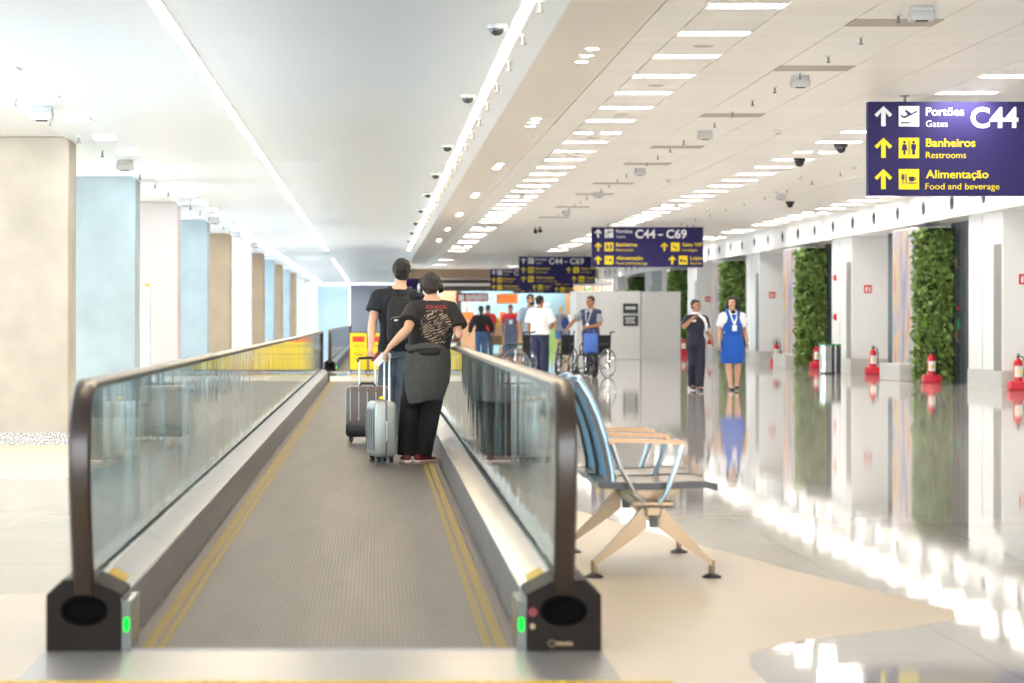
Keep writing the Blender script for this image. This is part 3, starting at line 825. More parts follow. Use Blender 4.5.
# ------------------------------------------------------------------ hanging signs
S = 26.4 / FPX
def arrow(mb, x, y, w=17.5, h=20, t=4.4):
    """up arrow, centre x, top y, in sign pixels"""
    P = lambda a, b: (a * S, -b * S)
    hd = w * .5
    q = [(x, y), (x + hd, y + hd * .95), (x + hd - t * .6, y + hd * .95 + t * .6), (x + t / 2, y + t * 1.35), (x + t / 2, y + h), (x - t / 2, y + h), (x - t / 2, y + t * 1.35), (x - hd + t * .6, y + hd * .95 + t * .6), (x - hd, y + hd * .95)]
    mb.prism([P(*p) for p in q], 'y', -.068, -.06)
def sqr(mb, x0, x1, y0, y1, ya=-.066, yb=-.06): mb.b2((x0 * S, ya, -y1 * S), (x1 * S, yb, -y0 * S))
def poly(mb, pts, ya=-.072, yb=-.066): mb.prism([(a * S, -b * S) for a, b in pts], 'y', ya, yb)
def picto(kind, x, y, w=20, h=20):
    mb = MB(); X = lambda f: x + f * w; Y = lambda f: y + f * h
    PL = lambda pts: poly(mb, [(X(a), Y(b)) for a, b in pts])
    if kind == 'plane':
        PL([(.08, .45), (.14, .42), (.24, .52), (.45, .42), (.28, .22), (.36, .19), (.62, .36), (.86, .24), (.93, .25), (.9, .31), (.3, .6), (.2, .6)])
        PL([(.10, .8), (.55, .8), (.55, .86), (.10, .86)])
    elif kind == 'wc':
        for cx, dress in ((.28, 1), (.74, 0)):
            PL([(cx + .07 * math.cos(a), .22 + .07 * math.sin(a)) for a in (2 * PI * i / 12 for i in range(12))])
            if dress: PL([(cx - .08, .32), (cx + .08, .32), (cx + .15, .62), (cx + .05, .62), (cx + .05, .84), (cx - .05, .84), (cx - .05, .62), (cx - .15, .62)])
            else: PL([(cx - .12, .32), (cx + .12, .32), (cx + .12, .58), (cx + .07, .58), (cx + .07, .84), (cx - .07, .84), (cx - .07, .58), (cx - .12, .58)])
        PL([(.49, .15), (.53, .15), (.53, .85), (.49, .85)])
    elif kind == 'food':
        PL([(.14, .25), (.17, .25), (.17, .4), (.19, .4), (.19, .25), (.22, .25), (.22, .4), (.24, .4), (.24, .25), (.27, .25), (.27, .48), (.22, .52), (.22, .76), (.19, .76), (.19, .52), (.14, .48)])
        PL([(.34, .25), (.38, .3), (.38, .76), (.35, .76)])
        PL([(.5, .38), (.78, .38), (.76, .58), (.7, .62), (.58, .62), (.52, .58)]); PL([(.78, .42), (.87, .44), (.84, .54), (.76, .55), (.77, .51), (.81, .5), (.82, .47), (.78, .46)])
        PL([(.46, .68), (.88, .68), (.88, .72), (.46, .72)])
    elif kind == 'sofa':
        PL([(.2, .3), (.35, .3), (.42, .55), (.75, .55), (.75, .65), (.66, .65), (.72, .82), (.64, .82), (.58, .65), (.34, .65)])
    else:
        PL([(.16, .42), (.44, .42), (.44, .75), (.16, .75)]); PL([(.22, .42), (.25, .3), (.35, .3), (.38, .42), (.35, .42), (.33, .34), (.27, .34), (.25, .42)])
        PL([(.56, .5), (.84, .5), (.84, .75), (.56, .75)])
    return mb
def hanging_sign():
    r = empty('hanging_sign')
    mb = MB(); mb.b2((0, -.06, -94 * S), (262 * S, .06, 0), bev=.008); mb.build('panel', M['sign_blue'], r)
    for x in (38, 225):
        mb = MB(); mb.cyl((x * S, 0, -.005), (x * S, 0, .12), .016); mb.cyl((x * S, 0, .06), (x * S, 0, .07), .05); mb.build('hanger_rod', M['slot'], r)
    for x, y, k in ((15.2, 4.6, 'sign_white'), (15.2, 36.2, 'sign_yellow'), (15.2, 67.4, 'sign_yellow'), (170.5, 36.2, 'sign_yellow'), (189, 67.4, 'sign_yellow')):
        mb = MB(); arrow(mb, x, y); mb.build('arrow', M[k], r)
    for x, y, k, kind in ((30.5, 4.6, 'sign_white', 'plane'), (30.5, 36.2, 'sign_yellow', 'wc'), (30.5, 67.4, 'sign_yellow', 'food'), (186, 36.2, 'sign_yellow', 'sofa'), (204.5, 67.4, 'sign_yellow', 'shop')):
        mb = MB(); sqr(mb, x, x + 20.3, y, y + 20.3); o = mb.build('pictogram_square', M[k], r)
        picto(kind, x, y).build('pictogram', M['sign_blue'], o)
    def tx(s, x0, x1, base, cap, k, bold):
        mb = MB(); put_text(mb, s, x0 * S, -base * S, (x1 - x0) * S, cap * S, -.0605, bold); mb.build('lettering', M[k], r)
    tx('Portões', 57.7, 95.5, 13.8, 8.0, 'sign_white', .012); tx('Gates', 57.7, 79.2, 25.2, 6.2, 'sign_white', -.004)
    tx('C44', 102.5, 149.8, 25.6, 19.4, 'sign_white', .025); tx('C69', 175, 223, 25.6, 19.4, 'sign_white', .025)
    mb = MB(); sqr(mb, 156, 167, 16.4, 19.6); mb.build('dash', M['sign_white'], r)
    tx('Banheiros', 57.7, 107, 45, 8.0, 'sign_yellow', .012); tx('Restrooms', 57.7, 97.7, 56.4, 6.2, 'sign_yellow', -.004)
    tx('Alimentação', 57.7, 120, 76.4, 8.0, 'sign_yellow', .012); tx('Food and beverage', 57.3, 131, 87.6, 6.2, 'sign_yellow', -.004)
    tx('Salas VIP', 213, 259.5, 45, 8.0, 'sign_yellow', .012); tx('Lounges', 213, 247, 56.4, 6.2, 'sign_yellow', -.004)
    tx('Lojas', 231.5, 259.5, 76.4, 8.0, 'sign_yellow', .012); tx('Stores', 231.5, 257, 87.6, 6.2, 'sign_yellow', -.004)
    return r
sg = hanging_sign()
for i, (x, y, lab) in enumerate([(5.372, 26.4, 'largest of the dark blue gate signs, cut off by the frame edge'), (5.55, 62.0, 'whole dark blue gate sign hanging above the white partition'),
                                 (5.40, 90.7, 'blurred dark blue gate sign overlapped by the one above the partition'), (5.40, 113.4, 'far dark blue gate sign partly behind the blurred third one'), (6.6, 115.4, 'farthest dark blue gate sign, only its bottom rows showing')]):
    o = sg if i == 0 else copy_tree(sg)
    o.location = (x, y, 3.60 if i < 4 else 3.52)
    tag(o, lab, 'sign')
# ------------------------------------------------------------------ moving walkways
def arc_pts(c, r, a0, a1, n):
    return [(c[0] + r * math.cos(a0 + (a1 - a0) * i / n), c[1] + r * math.sin(a0 + (a1 - a0) * i / n)) for i in range(n + 1)]
def balustrade(root, cx, inner, y0, y1, panels, detail=True):
    """cx: glass plane; inner = +1/-1: which side the belt is on"""
    s = inner
    P = lambda a, z: (cx + s * a, z)
    prof = [P(-.139, 0), P(-.139, .205), P(-.08, .258), P(.03, .258), P(.135, .2), P(.135, .0)]
    # stainless decking along the whole length
    mb = MB(); mb.prism([P(-.139, .0), P(-.139, .205), P(-.08, .258), P(-.02, .258), P(-.02, .0)], 'y', y0 + .3, y1 - .3)
    b = mb.build('balustrade', M['steel'], root)
    mb = MB(); yy = y0 + .3
    while yy < y1 - .31:
        e = min(yy + 1.8, y1 - .3); mb.prism([P(.02, .258), P(.03, .258), P(.135, .2), P(.135, .19), P(.02, .19)], 'y', yy + .003, e - .003); yy = e
    mb.build('inner_deck', M['steel'], b)
    mb = MB(); yy = y0 + .02
    while yy < y1 - .05:
        e = min(yy + 1.8, y1 - .02); mb.b2((cx + s * .10, yy + .002, 0), (cx + s * .139, e - .002, .197)); yy = e
    mb.build('skirt_panel', M['skirt'], b)
    # dark end housings
    for ya, d in ((y0, 1), (y1, -1)):
        mb = MB(); mb.prism([P(-.139, 0), P(-.139, .212), P(-.08, .267), P(.03, .267), P(.135, .215), P(.135, 0)], 'y', *sorted((ya, ya + d * .34)))
        h = mb.build('newel_housing', M['newel'], b)
        mb = MB(); mb.tube([(cx + .075 * math.cos(t), ya - d * .004, .155 + .045 * math.sin(t)) for t in (2 * PI * i / 18 for i in range(18))], .012, closed=True)
        mb.prism([(cx + .07 * math.cos(t), .155 + .04 * math.sin(t)) for t in (2 * PI * i / 18 for i in range(18))], 'y', *sorted((ya - d * .006, ya + d * .002)))
        mb.build('entry_boot', M['boot'], h)
        # belt-side end plate with the green running light
        mb = MB(); mb.b2((cx + s * .138, min(ya, ya + d * .3), 0), (cx + s * .172, max(ya, ya + d * .3), .19)); mb.build('end_plate', M['bin_dark'], h)
        q = []
        for i in range(16):
            t = 2 * PI * i / 16; q.append((cx + s * .155 + .010 * math.cos(t), .105 + (.016 if math.sin(t) > 0 else -.016) + .010 * math.sin(t)))
        mb = MB(); mb.prism(q, 'y', *sorted((ya - d * .008, ya + d * .004))); mb.build('green_light', M['led_green'], h)
        if d > 0 and detail:
            mb = MB(); mb.b2((cx + s * .045, ya + .42, .2455), (cx + s * .105, ya + .62, .2475))
            mb.bm.verts.ensure_lookup_table()
            for v in mb.bm.verts:
                k = abs(v.co.x - cx); v.co.z = .258 - (k - .03) * (.058 / .105) + (.003 if v.co.z > .2465 else -.002)
            mb.build('yellow_sticker', M['yellow'], b)
    # glass panels, the end ones rounded
    L0, L1 = y0 + .02, y1 - .02; n = panels; zt, zb = .965, .24; R = .22
    w = (L1 - L0) / n
    for i in range(n):
        a, e = L0 + w * i + .003, L0 + w * (i + 1) - .003
        if i == 0: pts = [(e, zb), (e, zt)] + arc_pts((a + R - .10, zt - R), R, PI / 2, PI, 8) + [(a - .06, .5), (a + .05, zb)]
        elif i == n - 1: pts = [(a, zb), (a, zt)][::-1] + [(a, zb), (e - .05, zb), (e + .06, .5)] + arc_pts((e - R + .10, zt - R), R, 0, PI / 2, 8)
        else: pts = [(a, zb), (e, zb), (e, zt), (a, zt)]
        if i == n - 1: pts = pts[1:]; pts = [(a, zt), (a, zb), (e - .05, zb), (e + .06, .5)] + arc_pts((e - R + .10, zt - R), R, 0, PI / 2, 8)[:-1]
        mb = MB(); mb.prism(pts, 'x', cx - .006, cx + .006); mb.build('glass_panel', M['glass'], b)
    # handrail: flat rubber band running round both newels
    def rail(pts, w=.078, t=.036):
        rings = []
        for i, p in enumerate(pts):
            a, c = V((0, *pts[max(i - 1, 0)])), V((0, *pts[min(i + 1, len(pts) - 1)]))
            tan = (c - a).normalized(); nrm = V((0, -tan.z, tan.y))
            rr = []
            for u, v in ((-.5, -.5), (-.5, .1), (-.38, .42), (-.15, .5), (.15, .5), (.38, .42), (.5, .1), (.5, -.5), (.28, -.55), (-.28, -.55)):
                rr.append(V((cx + u * w, p[0], p[1])) + nrm * v * t)
            rings.append(rr)
        return rings
    zc = .985; Rr = .24
    near = [(y0 + .06, .15), (y0 + .0, .23), (y0 - .06, .38), (y0 - .11, .54), (y0 - .14, .68)] + arc_pts((y0 - .145 + Rr, zc - Rr), Rr, PI, PI / 2, 10)[1:]
    far = arc_pts((y1 + .145 - Rr, zc - Rr), Rr, PI / 2, 0, 10)[:-1] + [(y1 + .14, .68), (y1 + .11, .54), (y1 + .06, .38), (y1, .23), (y1 - .06, .15)]
    mid = [(near[-1][0] + (far[0][0] - near[-1][0]) * i / 12, zc) for i in range(1, 12)]
    mb = MB(); mb.loft(rail(near + mid + far)); mb.build('handrail', M['rubber'], b, smooth=True, ang=35)
    return b

def walkway(name, label, y0, y1, panels, detail=True):
    r = thing(name, label, 'moving walkway', (0, 0, 0))
    L, R = -1.066, .691
    mb = MB(); mb.b2((-.926, y0 + .02, -.05), (.551, y1 - .1, .004)); mb.build('pallet_belt', M['belt'], r)
    mb = MB(); mb.b2((-.865, y0 + .03, .0), (-.825, y1 - .1, .0056)); mb.b2((-.808, y0 + .03, .0), (-.782, y1 - .1, .0056)); mb.build('edge_line', M['line_yellow'], r)
    mb = MB(); mb.b2((.45, y0 + .03, .0), (.49, y1 - .1, .0056)); mb.b2((.407, y0 + .03, .0), (.433, y1 - .1, .0056)); mb.build('edge_line', M['line_yellow'], r)
    balustrade(r, L, 1, y0, y1, panels, detail); balustrade(r, R, -1, y0, y1, panels, detail)
    for a, b in ((y0 - .72, y0 + .02), (y1 - .12, y1 + 4.2 if detail else y1 + 1)):
        mb = MB(); mb.b2((-1.21, a, .0), (.832, min(b, a + 40), .006)); p = mb.build('landing_plate', M['plate'], r)
    for yy in (y0 + .01, y1 - .16):
        mb = MB(); mb.b2((-.9, yy, .004), (.525, yy + .06, .010)); mb.build('comb_strip', M['yellow'] if yy > y0 + 1 else M['skirt'], r)
    return r
wk = walkway('moving_walkway', 'long moving walkway with glass sides carrying the two travellers', 8.86, 48.0, 24)
walkway('moving_walkway', 'second moving walkway beyond, closed off by yellow boards', 57.0, 104.0, 20, False)
# emblem, button and key switch on the right near housing
hs = [o for o in bpy.data.objects if o.name.startswith('newel_housing') and abs(o.data.vertices[0].co.x - .69) < .2 and min(v.co.y for v in o.data.vertices) < 9]
h = hs[0]
mb = MB(); mb.cyl((.577, 8.86, .150), (.577, 8.848, .150), .017); mb.build('stop_button', M['shoe_maroon'], h)
mb = MB(); mb.cyl((.577, 8.86, .098), (.577, 8.852, .098), .010); mb.build('key_switch', M['alu'], h)
mb = MB(); mb.tube([(.648 + .012 * math.cos(t), 8.857, .035 + .012 * math.sin(t)) for t in (2 * PI * i / 14 for i in range(14))], .003, n=6, closed=True)
for i in range(5): mb.b2((.667 + i * .012, 8.855, .028 + (i % 2) * .001), (.675 + i * .012, 8.86, .041 - (i % 3) * .001))
mb.build('emblem', M['alu'], h)
# yellow tactile strip before the landing plate
t = thing('tactile_strip', 'yellow studded strip along the lower picture edge before the landing plate', 'floor strip', (0, 7.78, 0))
mb = MB(); mb.b2((-1.3, 0, 0), (1.0, .36, .006)); mb.build('mat', M['yellow'], t)
mb = MB()
for i in range(46):
    for j in range(7): mb.cyl((-1.27 + i * .05, .03 + j * .05, .006), (-1.27 + i * .05, .03 + j * .05, .010), .012, .008, n=8)
mb.build('stud_pattern', M['yellow'], t)

# yellow warning boards across the far walkway
def board():
    r = empty('warning_board')
    mb = MB(); mb.box((0, 0, .48), (.40, .03, .86), bev=.012); mb.build('panel', M['board_yellow'], r)
    mb = MB()
    mb.b2((-.215, -.012, .04), (-.20, .012, .93)); mb.b2((.20, -.012, .04), (.215, .012, .93)); mb.b2((-.215, -.012, .915), (.215, .012, .93)); mb.build('frame', M['frame_black'], r)
    mb = MB(); mb.b2((-.14, -.02, .70), (.14, -.014, .83)); mb.build('red_header', M['board_red'], r)
    mb = MB()
    for z, w in ((.62, .13), (.585, .11), (.42, .12), (.39, .10), (.30, .11)): mb.b2((-w, -.018, z), (w, -.014, z + .012))
    mb.build('writing_lines', M['line_yellow'], r)
    mb = MB(); mb.b2((-.2, -.16, 0), (-.16, .16, .05)); mb.b2((.16, -.16, 0), (.2, .16, .05)); mb.build('foot', M['frame_black'], r)
    return r
b0 = None
for x, lab in ((-.385, 'yellow warning board with red header, in plain view beside the tall traveller'), (.06, 'yellow warning board half hidden behind the taupe suitcase handle'), (.50, 'yellow warning board hidden behind the travellers, mirrored in the glass')):
    o = board() if b0 is None else copy_tree(b0)
    b0 = b0 or o
    o.location = (x, 56.45, .0075); tag(o, lab, 'warning board')

# ------------------------------------------------------------------ two-seat bench
be = thing('bench', 'two-seat metal bench with armrests, standing on the beige stone beside the walkway', 'bench', (0, 0, 0))
mb = MB(); mb.b2((1.275, 11.35, .295), (1.345, 12.75, .345), bev=.008); mb.build('beam', M['alu'], be)
for y in (11.43, 12.66):
    mb = MB(); Xc = 1.312
    for s, xf in ((-1, 1.035), (1, 1.592)):
        top = [(Xc - .075, .33), (Xc + .075, .33)]
        # tapered splayed leg
        n = 6; rings = []
        for i in range(n + 1):
            f = i / n; x = Xc + s * .03 + (xf - Xc - s * .03) * f; z = .315 + (.075 - .315) * (f ** .92)
            hh = .058 * (1 - f) ** 1.1 + .018; ww = .026 - .006 * f
            rings.append([V((x, y - ww, z - hh)), V((x, y + ww, z - hh)), V((x, y + ww, z + hh * .65)), V((x, y - ww, z + hh * .65))])
        mb.loft(rings)
        mb.cyl((xf, y, .085), (xf, y, .02), .015, .013)
    mb.b2((Xc - .10, y - .028, .335), (Xc + .10, y + .028, .365), bev=.006)
    sp = mb.build('support', M['alu'], be, smooth=True, ang=30)
    for xf in (1.035, 1.592):
        mb = MB(); mb.loft([ring((xf, y, z), (0, 0, 1), q, n=18) for q, z in ((.045, 0), (.045, .010), (.018, .024))]); mb.build('foot', M['seat_edge'], sp, smooth=True)
    mb = MB(); mb.prism([(Xc - .05, .345), (Xc + .05, .345), (Xc + .05, .33), (Xc + .022, .325), (Xc + .02, .24), (Xc - .02, .24), (Xc - .022, .325), (Xc - .05, .33)], 'y', y - .034, y - .026); mb.build('bracket_cover', M['seat_edge'], sp)
def sheet(prof, y0, y1, t, curve=0.0, n=8):
    """curved sheet: profile in XZ swept across the seat width, dished in the middle"""
    mb = MB(); g = []
    for j in range(n + 1):
        u = j / n; dsh = curve * (1 - (2 * u - 1) ** 2)
        row = []
        for i, (x, z) in enumerate(prof):
            a, b = prof[max(i - 1, 0)], prof[min(i + 1, len(prof) - 1)]
            tx, tz = b[0] - a[0], b[1] - a[1]; l = math.hypot(tx, tz); nx, nz = -tz / l, tx / l
            row.append((x - nx * dsh, z - nz * dsh, nx, nz))
        g.append([V((x, y0 + (y1 - y0) * u, z)) for x, z, _, _ in row] + [V((x - nx * t, y0 + (y1 - y0) * u, z - nz * t)) for x, z, nx, nz in row[::-1]])
    mb.loft(g); return mb
back = [(1.115, .452), (1.112, .50), (1.098, .57), (1.078, .66), (1.045, .76), (1.005, .85), (.955, .93)]
pan = [(1.06, .452), (1.14, .447), (1.25, .443), (1.38, .446), (1.50, .452), (1.57, .452), (1.625, .44)]
for y0, y1 in ((11.47, 12.02), (12.07, 12.62)):
    s = sheet(pan, y0, y1, .022, .012).build('seat', M['seat_pan'], be, smooth=True)
    for yy in (y0 - .008, y1):
        mb = MB(); mb.loft([[V((x, yy, z + .004)), V((x, yy + .008, z + .004)), V((x, yy + .008, z - .03)), V((x, yy, z - .03))] for x, z in pan])
        mb.build('edge_trim', M['seat_edge'], s)
    b = sheet(back, y0, y1, .018, .028).build('backrest', M['seat_back'], be, smooth=True)
    for yy in (y0 - .010, y1):
        mb = MB(); mb.loft([[V((x - .016, yy, z)), V((x - .016, yy + .010, z)), V((x + .008, yy + .010, z)), V((x + .008, yy, z))] for x, z in back])
        mb.build('edge_trim', M['seat_edge'], b)
    mb = MB(); mb.prism([(1.18, .43), (1.50, .435), (1.40, .39), (1.34, .345), (1.28, .345), (1.24, .38)], 'y', (y0 + y1) / 2 - .2, (y0 + y1) / 2 + .2); mb.build('seat_bracket', M['alu'], s)
for y in (11.42, 12.045, 12.67):
    mb = MB()
    pad = [(1.10, .645), (1.13, .662), (1.44, .655), (1.468, .64), (1.462, .625), (1.44, .635), (1.13, .642), (1.115, .63)]
    mb.prism(pad, 'y', y - .026, y + .026); a = mb.build('armrest', M['arm_pad'], be)
    mb = MB()
    for o in (-.022, .022):
        mb.tube([(1.118, y + o, .635), (1.15, y + o, .54), (1.225, y + o, .40), (1.27, y + o, .36)], .010, n=8)
        mb.tube([(1.452, y + o, .63), (1.425, y + o, .53), (1.375, y + o, .40), (1.34, y + o, .355)], .010, n=8)
    mb.build('armrest_bars', M['chrome'], a, smooth=True)

# ------------------------------------------------------------------ suitcases
def suitcase(name, label, loc, rz, w, d, h, zb, bm_, rib, handle_h, posts, lower=None, tilt=0.0, side=False):
    r = thing(name, label, 'suitcase', loc, rz)
    mb = MB(); mb.box((0, 0, zb + h / 2), (w, d, h), bev=.045, seg=4); b = mb.build('shell', M[bm_], r, smooth=True, ang=50)
    mb = MB()
    n = 5
    for i in range(n):
        x = -w / 2 + w * (i + .5) / n + (0 if n > 1 else 0)
        for s in (-1, 1): mb.tube([(x, s * (d / 2 - .001), zb + (.16 if lower else .06)), (x, s * (d / 2 + .004), zb + .2), (x, s * (d / 2 + .004), zb + h - .08), (x, s * (d / 2 - .012), zb + h - .02), (x, s * (d / 2 - .05), zb + h + .002)], .006, n=6)
    mb.build('ribs', M[rib], b, smooth=True)
    mb = MB(); hw, hh = w / 2 + .002, h / 2 + .002
    out = []
    for sx, sz, a0 in ((1, 1, 0), (-1, 1, 90), (-1, -1, 180), (1, -1, 270)):
        for i in range(5):
            t = math.radians(a0 + i * 22.5); out.append((sx * (hw - .045) + .045 * math.cos(t), zb + h / 2 + sz * (hh - .045) + .045 * math.sin(t)))
    mb.tube([(x, 0, z) for x, z in out], .008, n=6, closed=True); mb.build('zip', M['case_silver_d'] if not lower else M['case_rib'], r, smooth=True)
    if lower:
        mb = MB(); mb.box((0, 0, zb + .07), (w + .008, d + .008, .15), bev=.04, seg=3); mb.build('corner_guard', M[lower], r, smooth=True)
    for sx in (-1, 1):
        for sy in (-1, 1):
            x, y = sx * (w / 2 - .05), sy * (d / 2 - .045)
            mb = MB(); mb.cyl((x, y, zb + .01), (x, y, zb - .012), .022); mb.b2((x - .02, y - .012, .02), (x - .008, y + .012, zb)); mb.b2((x + .008, y - .012, .02), (x + .02, y + .012, zb)); wf = mb.build('caster_fork', M['black'], r)
            mb = MB(); mb.cyl((x - .008, y, .026), (x + .008, y, .026), .026, n=18); mb.build('wheel', M['case_silver_d'] if not lower else M['black'], wf, smooth=True)
    yh = d / 2 - .05
    mb = MB()
    for s in (-1, 1):
        mb.cyl((s * posts / 2, yh, zb + h - .01), (s * posts / 2, yh, zb + h + (handle_h - zb - h) * .5), .012); mb.cyl((s * posts / 2, yh, zb + h), (s * posts / 2, yh, handle_h - .01), .009)
        hp = mb.build('telescopic_post', M['handle_white'], r, smooth=True); mb = MB()
    mb = MB(); mb.tube([(-posts / 2 - .012, yh, handle_h - .03), (-posts / 2 - .004, yh, handle_h - .004), (0, yh, handle_h), (posts / 2 + .004, yh, handle_h - .004), (posts / 2 + .012, yh, handle_h - .03)], .014, n=10, round_ends=True); mb.build('grip', M['black' if lower else 'handle_white'], hp, smooth=True)
    mb = MB()
    if side: mb.tube([(w / 2, .0, zb + h * .28), (w / 2 + .028, .0, zb + h * .32), (w / 2 + .028, .0, zb + h * .60), (w / 2, .0, zb + h * .64)], .011, n=8, round_ends=True)
    else: mb.tube([(-.08, 0, zb + h), (-.06, 0, zb + h + .03), (.06, 0, zb + h + .03), (.08, 0, zb + h)], .011, n=8, round_ends=True)
    mb.build('carry_handle', M['case_silver' if side else 'black'], r, smooth=True)
    return r
# taupe case: broad face to the camera
suitcase('suitcase', 'taupe ribbed suitcase with black base held by the tall traveller', (-.075, 23.85, .005), 0, .42, .26, .49, .07, 'case_brown', 'case_rib', .84, .16, lower='black')
# silver case: narrow zipped side to the camera
sc_ = suitcase('suitcase', 'silver hard-shell suitcase standing upright on its wheels beside the headphone wearer', (.055, 20.44, .005), math.radians(-76), .33, .195, .47, .06, 'case_silver', 'case_silver_d', .93, .17, side=True)
mb = MB(); mb.ell((0, 0, .555), (.03, .02, .015)); mb.build('yellow_tag', M['board_yellow'], sc_, smooth=True)
# ------------------------------------------------------------------ people
def lerp(a, b, f): return V(a) * (1 - f) + V(b) * f

class Person:
    """standing figure, local frame: feet on z=0, facing +Y, right hand side +X"""
    def __init__(s, name, label, H, loc, rz, skin, J=None, vox=.008, sex='m', head_yaw=0.0, head_pitch=0.0, group=None, girth=1.0, dh=0.0):
        s.H = H; s.root = thing(name, label, 'person', loc, rz, group)
        s.skin = skin; s.vox = vox; s.g = girth; s.sex = sex; s.hy = head_yaw; s.hp = head_pitch
        d = dict(pelvis=(0, 0, .51), waist=(0, 0, .61), chest=(0, .0, .72), neck=(0, -.012, .835), head=(0, .012, .925),
                 shL=(-.105, -.005, .786), elL=(-.135, -.025, .632), wrL=(-.14, .02, .49), hdL=(-.14, .035, .44),
                 shR=(.105, -.005, .786), elR=(.135, -.025, .632), wrR=(.14, .02, .49), hdR=(.14, .035, .44),
                 hipL=(-.05, 0, .515), knL=(-.055, .012, .285), anL=(-.055, -.01, .05),
                 hipR=(.05, 0, .515), knR=(.055, .012, .285), anR=(.055, -.01, .05))
        s.J = {k: V(v) * H for k, v in d.items()}
        if J:
            for k, v in J.items(): s.J[k] = V(v)
        s.footL = s.footR = 0.0
    def spine(s, z):
        """x,y of the trunk at fraction z (of the unbent spine)"""
        ks = [(.47, s.J['pelvis']), (.51, s.J['pelvis']), (.61, s.J['waist']), (.72, s.J['chest']), (.835, s.J['neck']), (.86, s.J['neck'])]
        for (a, p), (b, q) in zip(ks, ks[1:]):
            if z <= b:
                f = (z - a) / (b - a); return p * (1 - f) + q * f
        return ks[-1][1]
    def zz(s, z):
        ks = [(.0, 0.0), (.51, s.J['pelvis'].z), (.61, s.J['waist'].z), (.72, s.J['chest'].z), (.835, s.J['neck'].z), (1.0, s.J['neck'].z + .165 * s.H)]
        for (a, p), (b, q) in zip(ks, ks[1:]):
            if z <= b: return p + (q - p) * (z - a) / (b - a)
        return z * s.H
    def trunk(s, mb, infl, z0, z1, hemflare=0.0):
        H = s.H; g = s.g
        if s.sex == 'f': prof = [(.455, .085, .062), (.50, .102, .072), (.54, .100, .07), (.60, .076, .056), (.65, .080, .06), (.70, .092, .072), (.735, .094, .074), (.77, .092, .062), (.80, .074, .052), (.825, .05, .043), (.845, .034, .034), (.87, .031, .031)]
        else: prof = [(.455, .083, .060), (.50, .097, .068), (.54, .096, .067), (.60, .088, .062), (.65, .092, .064), (.70, .100, .069), (.745, .106, .070), (.775, .102, .063), (.80, .084, .056), (.825, .056, .047), (.845, .037, .037), (.87, .034, .034)]
        rings = []
        n = 14
        zs = [z0 + (z1 - z0) * i / n for i in range(n + 1)]
        sh = s.J['shR'] - s.J['shL']; yaw = math.atan2(sh.y, sh.x)
        for z in zs:
            for (a, ax, ay), (b, bx, by) in zip(prof, prof[1:]):
                if z <= b + 1e-6 or b == .87:
                    f = min(max((z - a) / (b - a), 0), 1); rx, ry = ax + (bx - ax) * f, ay + (by - ay) * f; break
            c = s.spine(z); zc = s.zz(z)
            hf = hemflare * max(0, (.6 - z) / .15)
            rx = rx * H * g + infl + hf; ry = ry * H * g + infl + hf
            f = min(max((z - .6) / .15, 0), 1) * yaw
            r = []
            for i in range(24):
                t = 2 * PI * i / 24; e = .8
                x = math.copysign(abs(math.cos(t)) ** e, math.cos(t)) * rx; y = math.copysign(abs(math.sin(t)) ** e, math.sin(t)) * ry
                if y < 0 and .66 < z < .80: y *= 1.0
                r.append(V((c.x + x * math.cos(f) - y * math.sin(f), c.y + x * math.sin(f) + y * math.cos(f), zc)))
            rings.append(r)
        mb.loft(rings)
    def shoulder(s, mb, S, infl):
        H = s.H * s.g; c = s.spine(.79); a = V((c.x, c.y, s.zz(.785)))
        j = s.J['sh' + S]
        mb.tube([lerp(a, j, .35), j], 0, radii=[.043 * H + infl, .0325 * H + infl], round_ends=True, n=14)
    def arm(s, mb, S, hold=None):
        H = s.H; J = s.J; sh, el, wr = J['sh' + S], J['el' + S], J['wr' + S]
        mb.tube([sh, lerp(sh, el, .45), el], 0, radii=[.032 * H, .029 * H, .0235 * H], round_ends=True, n=14)
        mb.tube([el, lerp(el, wr, .3), wr], 0, radii=[.0235 * H, .025 * H, .0155 * H], round_ends=True, n=14)
    def hand(s, mb, S, palm=None, curl=.5, spread=.0):
        """five-fingered hand; palm = direction the palm faces"""
        H = s.H; k = H / 1.75; J = s.J; wr = J['wr' + S]; d = (J['hd' + S] - wr).normalized()
        n = V(palm) if palm is not None else V((1 if S == 'L' else -1, 0, 0))
        n = (n - d * n.dot(d)).normalized()
        t = d.cross(n) if S == 'R' else n.cross(d)
        # t: toward the thumb
        w = .040 * k
        def rr(c, a, b): return [c + t * math.cos(q) * a + n * math.sin(q) * b for q in (2 * PI * i / 14 for i in range(14))]
        mb.loft([rr(wr - d * .01, .026 * k, .019 * k), rr(wr + d * .02 * k, .031 * k, .018 * k), rr(wr + d * .05 * k, .040 * k, .016 * k), rr(wr + d * .085 * k, .041 * k, .013 * k), rr(wr + d * .095 * k, .038 * k, .010 * k)])
        for i, L in enumerate((.070, .078, .073, .056)):
            o = (.0315 - .021 * i) * k
            p = wr + d * (.088 - .004 * abs(i - 1)) * k + t * o
            pts = [p]; a = 0
            for q, f in enumerate((.46, .3, .24)):
                a += curl * (.75, 1.0, .8)[q]
                dirv = d * math.cos(a) + n * math.sin(a) + t * spread * (1.5 - i) * .12
                p = p + dirv.normalized() * L * k * f; pts.append(p)
            mb.tube(pts, 0, radii=[.0088 * k, .0082 * k, .0076 * k, .0066 * k], round_ends=True, n=8)
        p = wr + d * .03 * k + t * .026 * k + n * .004 * k
        q1 = p + (d * .6 + t * .75 + n * .25).normalized() * .036 * k
        q2 = q1 + (d * .9 + t * .15 + n * (.3 + curl * .4)).normalized() * .03 * k
        q3 = q2 + (d * .9 - t * .1 + n * (.3 + curl * .7)).normalized() * .024 * k
